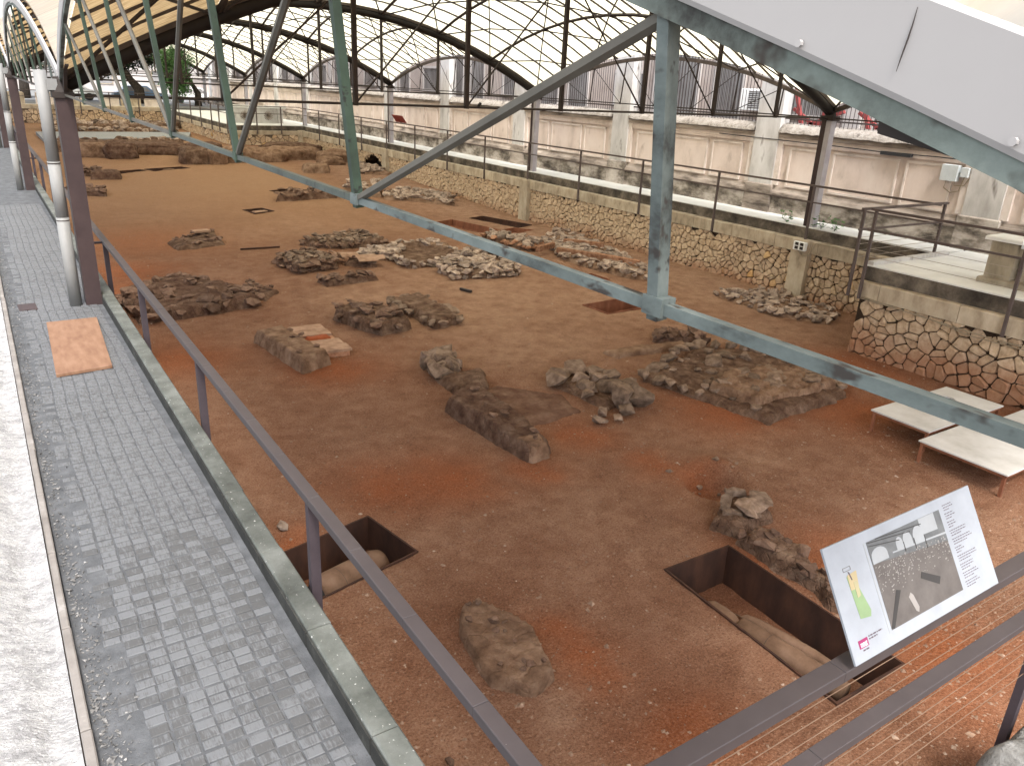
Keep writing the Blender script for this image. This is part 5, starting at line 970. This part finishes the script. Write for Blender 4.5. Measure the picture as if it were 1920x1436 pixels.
# trees
def tree(label, x, y, z0, htr, crown, n, ls, leaf='leaf', r0=.28, seedy=0):
    t = thing('tree', label, 'tree', (x, y, z0)); tr = MB(); cx_, cy_, cz_, rx, ry, rz_ = crown
    tr.tube([(x, y, z0 - .1), (x + .05, y, z0 + htr * .5), (x + (cx_ - x) * .3, y + (cy_ - y) * .3, z0 + htr), (cx_, cy_, cz_)], [r0 * 1.2, r0, r0 * .75, r0 * .25], 8)
    for k in range(9): a = k * 2.4; tr.tube([(x + (cx_ - x) * .3, y + (cy_ - y) * .3, z0 + htr), (cx_ + rx * .4 * math.cos(a), cy_ + ry * .4 * math.sin(a), cz_ - rz_ * .1), (cx_ + rx * .8 * math.cos(a), cy_ + ry * .8 * math.sin(a), cz_ + rz_ * random.uniform(-.4, .5))], [r0 * .45, r0 * .22, .03], 5)
    tr.build('trunk', 'bark', t, True)
    cl = RNG.normal(size=(46, 3)); cl /= np.linalg.norm(cl, axis=1)[:, None]; cl *= RNG.uniform(.45, 1, (46, 1)); c_ = cl[RNG.integers(0, 46, n)] + RNG.normal(size=(n, 3)) * .17
    P = c_ * (rx, ry, rz_) + (cx_, cy_, cz_); A = RNG.normal(size=(n, 3)); A /= np.linalg.norm(A, axis=1)[:, None]; B = np.cross(A, RNG.normal(size=(n, 3))); B /= np.linalg.norm(B, axis=1)[:, None]
    s = (ls * RNG.uniform(.6, 1.3, n))[:, None]; V = np.stack([P - A * s, P + B * s * .5, P + A * s, P - B * s * .5], 1).reshape(-1, 3); F = np.arange(4 * n).reshape(n, 4); mk('crown', V, F, leaf, t)
tree('bright green leafy tree standing behind the far wall', 17.8, 79, .3, 2.2, (16.0, 79, 3.3, 1.6, 1.6, 2.2), 9000, .11)
tree('dark shaded tree with a thick trunk behind the far wall', 13.2, 81, .3, 2.4, (10.5, 81, 4.2, 4.0, 2.2, 1.6), 8000, .16, 'leafdark', .45)
tree('green tree glimpsed above the street at the far left', -2.0, 62, 0, 4, (-1.0, 62, 6.3, 3.5, 3, 3.2), 5000, .2)
tree('dark tree trunk and crown seen below the second roof bay', 4.6, 86, .3, 3, (4.6, 86, 4.6, 3.5, 2, 1.6), 4000, .2, 'leafdark', .4)
sh = thing('street_building', 'pale bluish street building at the far left beyond the columns', 'building', (-8, 95, 0)); MB().box(-16, -2.5, 95, 110, 0, 14).build('wall', 'white', sh)
for x in (-14, -11, -8, -5):
    for z_ in (2, 5.5, 9): wd_ = MB().box(x - .1, x + 1.3, 94.9, 95, z_ - .1, z_ + 2).build('window', 'coping', sh); MB().box(x, x + 1.2, 94.88, 94.899, z_, z_ + 1.9).build('pane', 'darkpane', wd_)

# ------------------------------------------------------------------ tables covering graves
def table(label, x0, x1, y0, y1, hole=None):
    z0 = gz((x0 + x1) / 2, (y0 + y1) / 2); zt = z0 + .37; t = thing('grave_cover_table', label, 'table', ((x0 + x1) / 2, (y0 + y1) / 2, z0), 'grave cover tables')
    if hole:
        hx, hy, hr = hole; n = 24; ring = [(hx + hr * 1.35 * math.cos(2 * pi * k / n), hy + hr * math.sin(2 * pi * k / n)) for k in range(n)]; out = []
        for k in range(n):
            a = 2 * pi * k / n; c_, s_ = math.cos(a), math.sin(a); tx_ = ((x1 if c_ > 0 else x0) - hx) / c_ if abs(c_) > 1e-6 else 1e9; ty_ = ((y1 if s_ > 0 else y0) - hy) / s_ if abs(s_) > 1e-6 else 1e9; tt_ = min(tx_, ty_); out.append((hx + c_ * tt_, hy + s_ * tt_))
        cor = [(x1, y1), (x0, y1), (x0, y0), (x1, y0)]
        for cpt in cor: k = min(range(n), key=lambda i: (out[i][0] - cpt[0]) ** 2 + (out[i][1] - cpt[1]) ** 2); out[k] = cpt
        V = [(*p, zt) for p in ring] + [(*p, zt) for p in out] + [(*p, zt - .025) for p in ring] + [(*p, zt - .025) for p in out]; F = []
        for k in range(n): j = (k + 1) % n; F += [[k, j, n + j, n + k], [2 * n + k, 3 * n + k, 3 * n + j, 2 * n + j], [n + k, n + j, 3 * n + j, 3 * n + k], [k, 2 * n + k, 2 * n + j, j]]
        mk('top', V, F, 'tabletop', t); MB().tube([(hx, hy, zt - .20), (hx, hy, zt - .026)], [hr * .7, hr * 1.2], 20).build('hollow', 'redcrust', t)
    else: MB().box(x0, x1, y0, y1, zt - .025, zt, bev=.006).build('top', 'tabletop', t)
    fr = MB()
    for a in ((x0 + .03, x1 - .03, y0 + .02, y0 + .05), (x0 + .03, x1 - .03, y1 - .05, y1 - .02), (x0 + .02, x0 + .05, y0 + .051, y1 - .051), (x1 - .05, x1 - .02, y0 + .051, y1 - .051)): fr.box(*a, zt - .07, zt - .026)
    fr.build('frame', 'cortenred', t)
    for x in (x0 + .05, x1 - .05):
        for y in (y0 + .05, y1 - .05): MB().box(x - .022, x + .022, y - .022, y + .022, z0 - .05, zt - .07).build('leg', 'cortenred', t)
table('low steel table with pale top and dark round hollow near the platform', 11.9, 14.25, 5.60, 6.62, (13.55, 6.27, .16)); table('low pale topped steel table in front, on tall legs', 11.48, 13.30, 4.2, 5.53); table('low pale topped table at the right picture edge', 13.38, 15.0, 4.1, 5.38)
# things lying about
pw = thing('plywood_board', 'orange brown plywood board lying on the walkway', 'board', (.72, 11.25, .01)); V = [(.46, 12.41), (1.1, 12.41), (.99, 10.15), (.38, 10.08)]
MB().poly(V[::-1], .012, .045).build('sheet', 'plywood', pw); MB().beam((.44, 10.16, .009), (.95, 10.22, .009), .05, .004).build('batten', 'darksteel', pw)
tag(MB().box(.17, .41, 13.30, 13.68, .001, .014, rz=.03).build('drain_cover', 'column'), 'small dark purple drain cover set in the walkway', 'drain cover')
tag(MB().beam((10.25, 17.6, gz(10.25, 17.6) + .05), (10.35, 17.2, gz(10.35, 17.2) + .05), .07, .06).build('wooden_stick', 'darksteel'), 'short dark wooden stick lying right of the stone edged grave', 'stick')
tag(MB().beam((6.4, 24.6, gz(6.4, 24.6) + .03), (7.6, 24.5, gz(7.6, 24.5) + .03), .05, .05).build('steel_rod', 'corten'), 'thin dark rod lying left of the broad rubble mound', 'rod')
tag(MB().poly([(12.55, 11.28), (12.85, 11.42), (13.1, 11.3), (12.75, 11.12)], gz(12.8, 11.3) + .05, gz(12.8, 11.3) + .13).build('broken_tile', 'corten'), 'dark broken tile at the tip of the pale earthen slab', 'tile')
tag(inst('loose_stone', rock_mesh('stone_pale'), None, (2.4, 8.28, gz(2.4, 8.28) + .05), (0, 0, 0), (.16, .16, .13)), 'single pale stone beside the kerbside pit', 'stone')
for i, (x, y) in enumerate(((1.62 + .7, 4.05), (2.42, 4.15))): tag(inst('loose_stone', rock_mesh('stone_red'), None, (x, y, gz(x, y) + .03), (0, 0, i), (.09, .09, .07)), ['brown stone near the bottom of the left railing', 'brown stone touching its twin near the bottom of the left railing'][i], 'stone')
ft_ = boulder('rough grey stone footing by the post at the lower right corner', 5.80, 1.34, .52, .26, .60, 'greyrock', z=-1.42, box=True); ft_.name = 'rough_footing'; ft_['category'] = 'footing'; del ft_['group']
# loose gravel over the soil (beyond counting)
rng = np.random.default_rng(3); N = 24000; px_ = rng.uniform(1.6, 15.4, N * 3); py_ = 1.8 + 26 * rng.random(N * 3) ** 1.7; dens = vnoise(px_ * .7, py_ * .7, 4); ok = dens > rng.random(N * 3) * .9
for q in PITS.values(): ok &= ~inquad(px_, py_, q)
px_, py_ = px_[ok][:N], py_[ok][:N]; base = np.array([[1, 1, 0], [-1, 1, 0], [-1, -1, 0], [1, -1, 0], [0, 0, 1.0]]); n = len(px_)
s_ = rng.gamma(1.5, .0032, n) + .003; V = base[None] * s_[:, None, None] * (1 + rng.normal(size=(n, 5, 3)) * .3); a_ = rng.uniform(0, 6.28, n); cx_, sx_ = np.cos(a_)[:, None], np.sin(a_)[:, None]
X_ = V[:, :, 0] * cx_ - V[:, :, 1] * sx_; Y_ = V[:, :, 0] * sx_ + V[:, :, 1] * cx_; zb_ = np.array([gz(a, b_) for a, b_ in zip(px_, py_)])
V = np.stack([X_ + px_[:, None], Y_ + py_[:, None], V[:, :, 2] * .8 + zb_[:, None] - .002], -1).reshape(-1, 3); F = (np.array([[0, 1, 4], [1, 2, 4], [2, 3, 4], [3, 0, 4]])[None] + 5 * np.arange(n)[:, None, None]).reshape(-1, 3)
tag(mk('gravel', V, F, 'pebble'), 'fine pale gravel scattered over the excavated soil', 'gravel', kind='stuff')
bpy.context.view_layer.update()
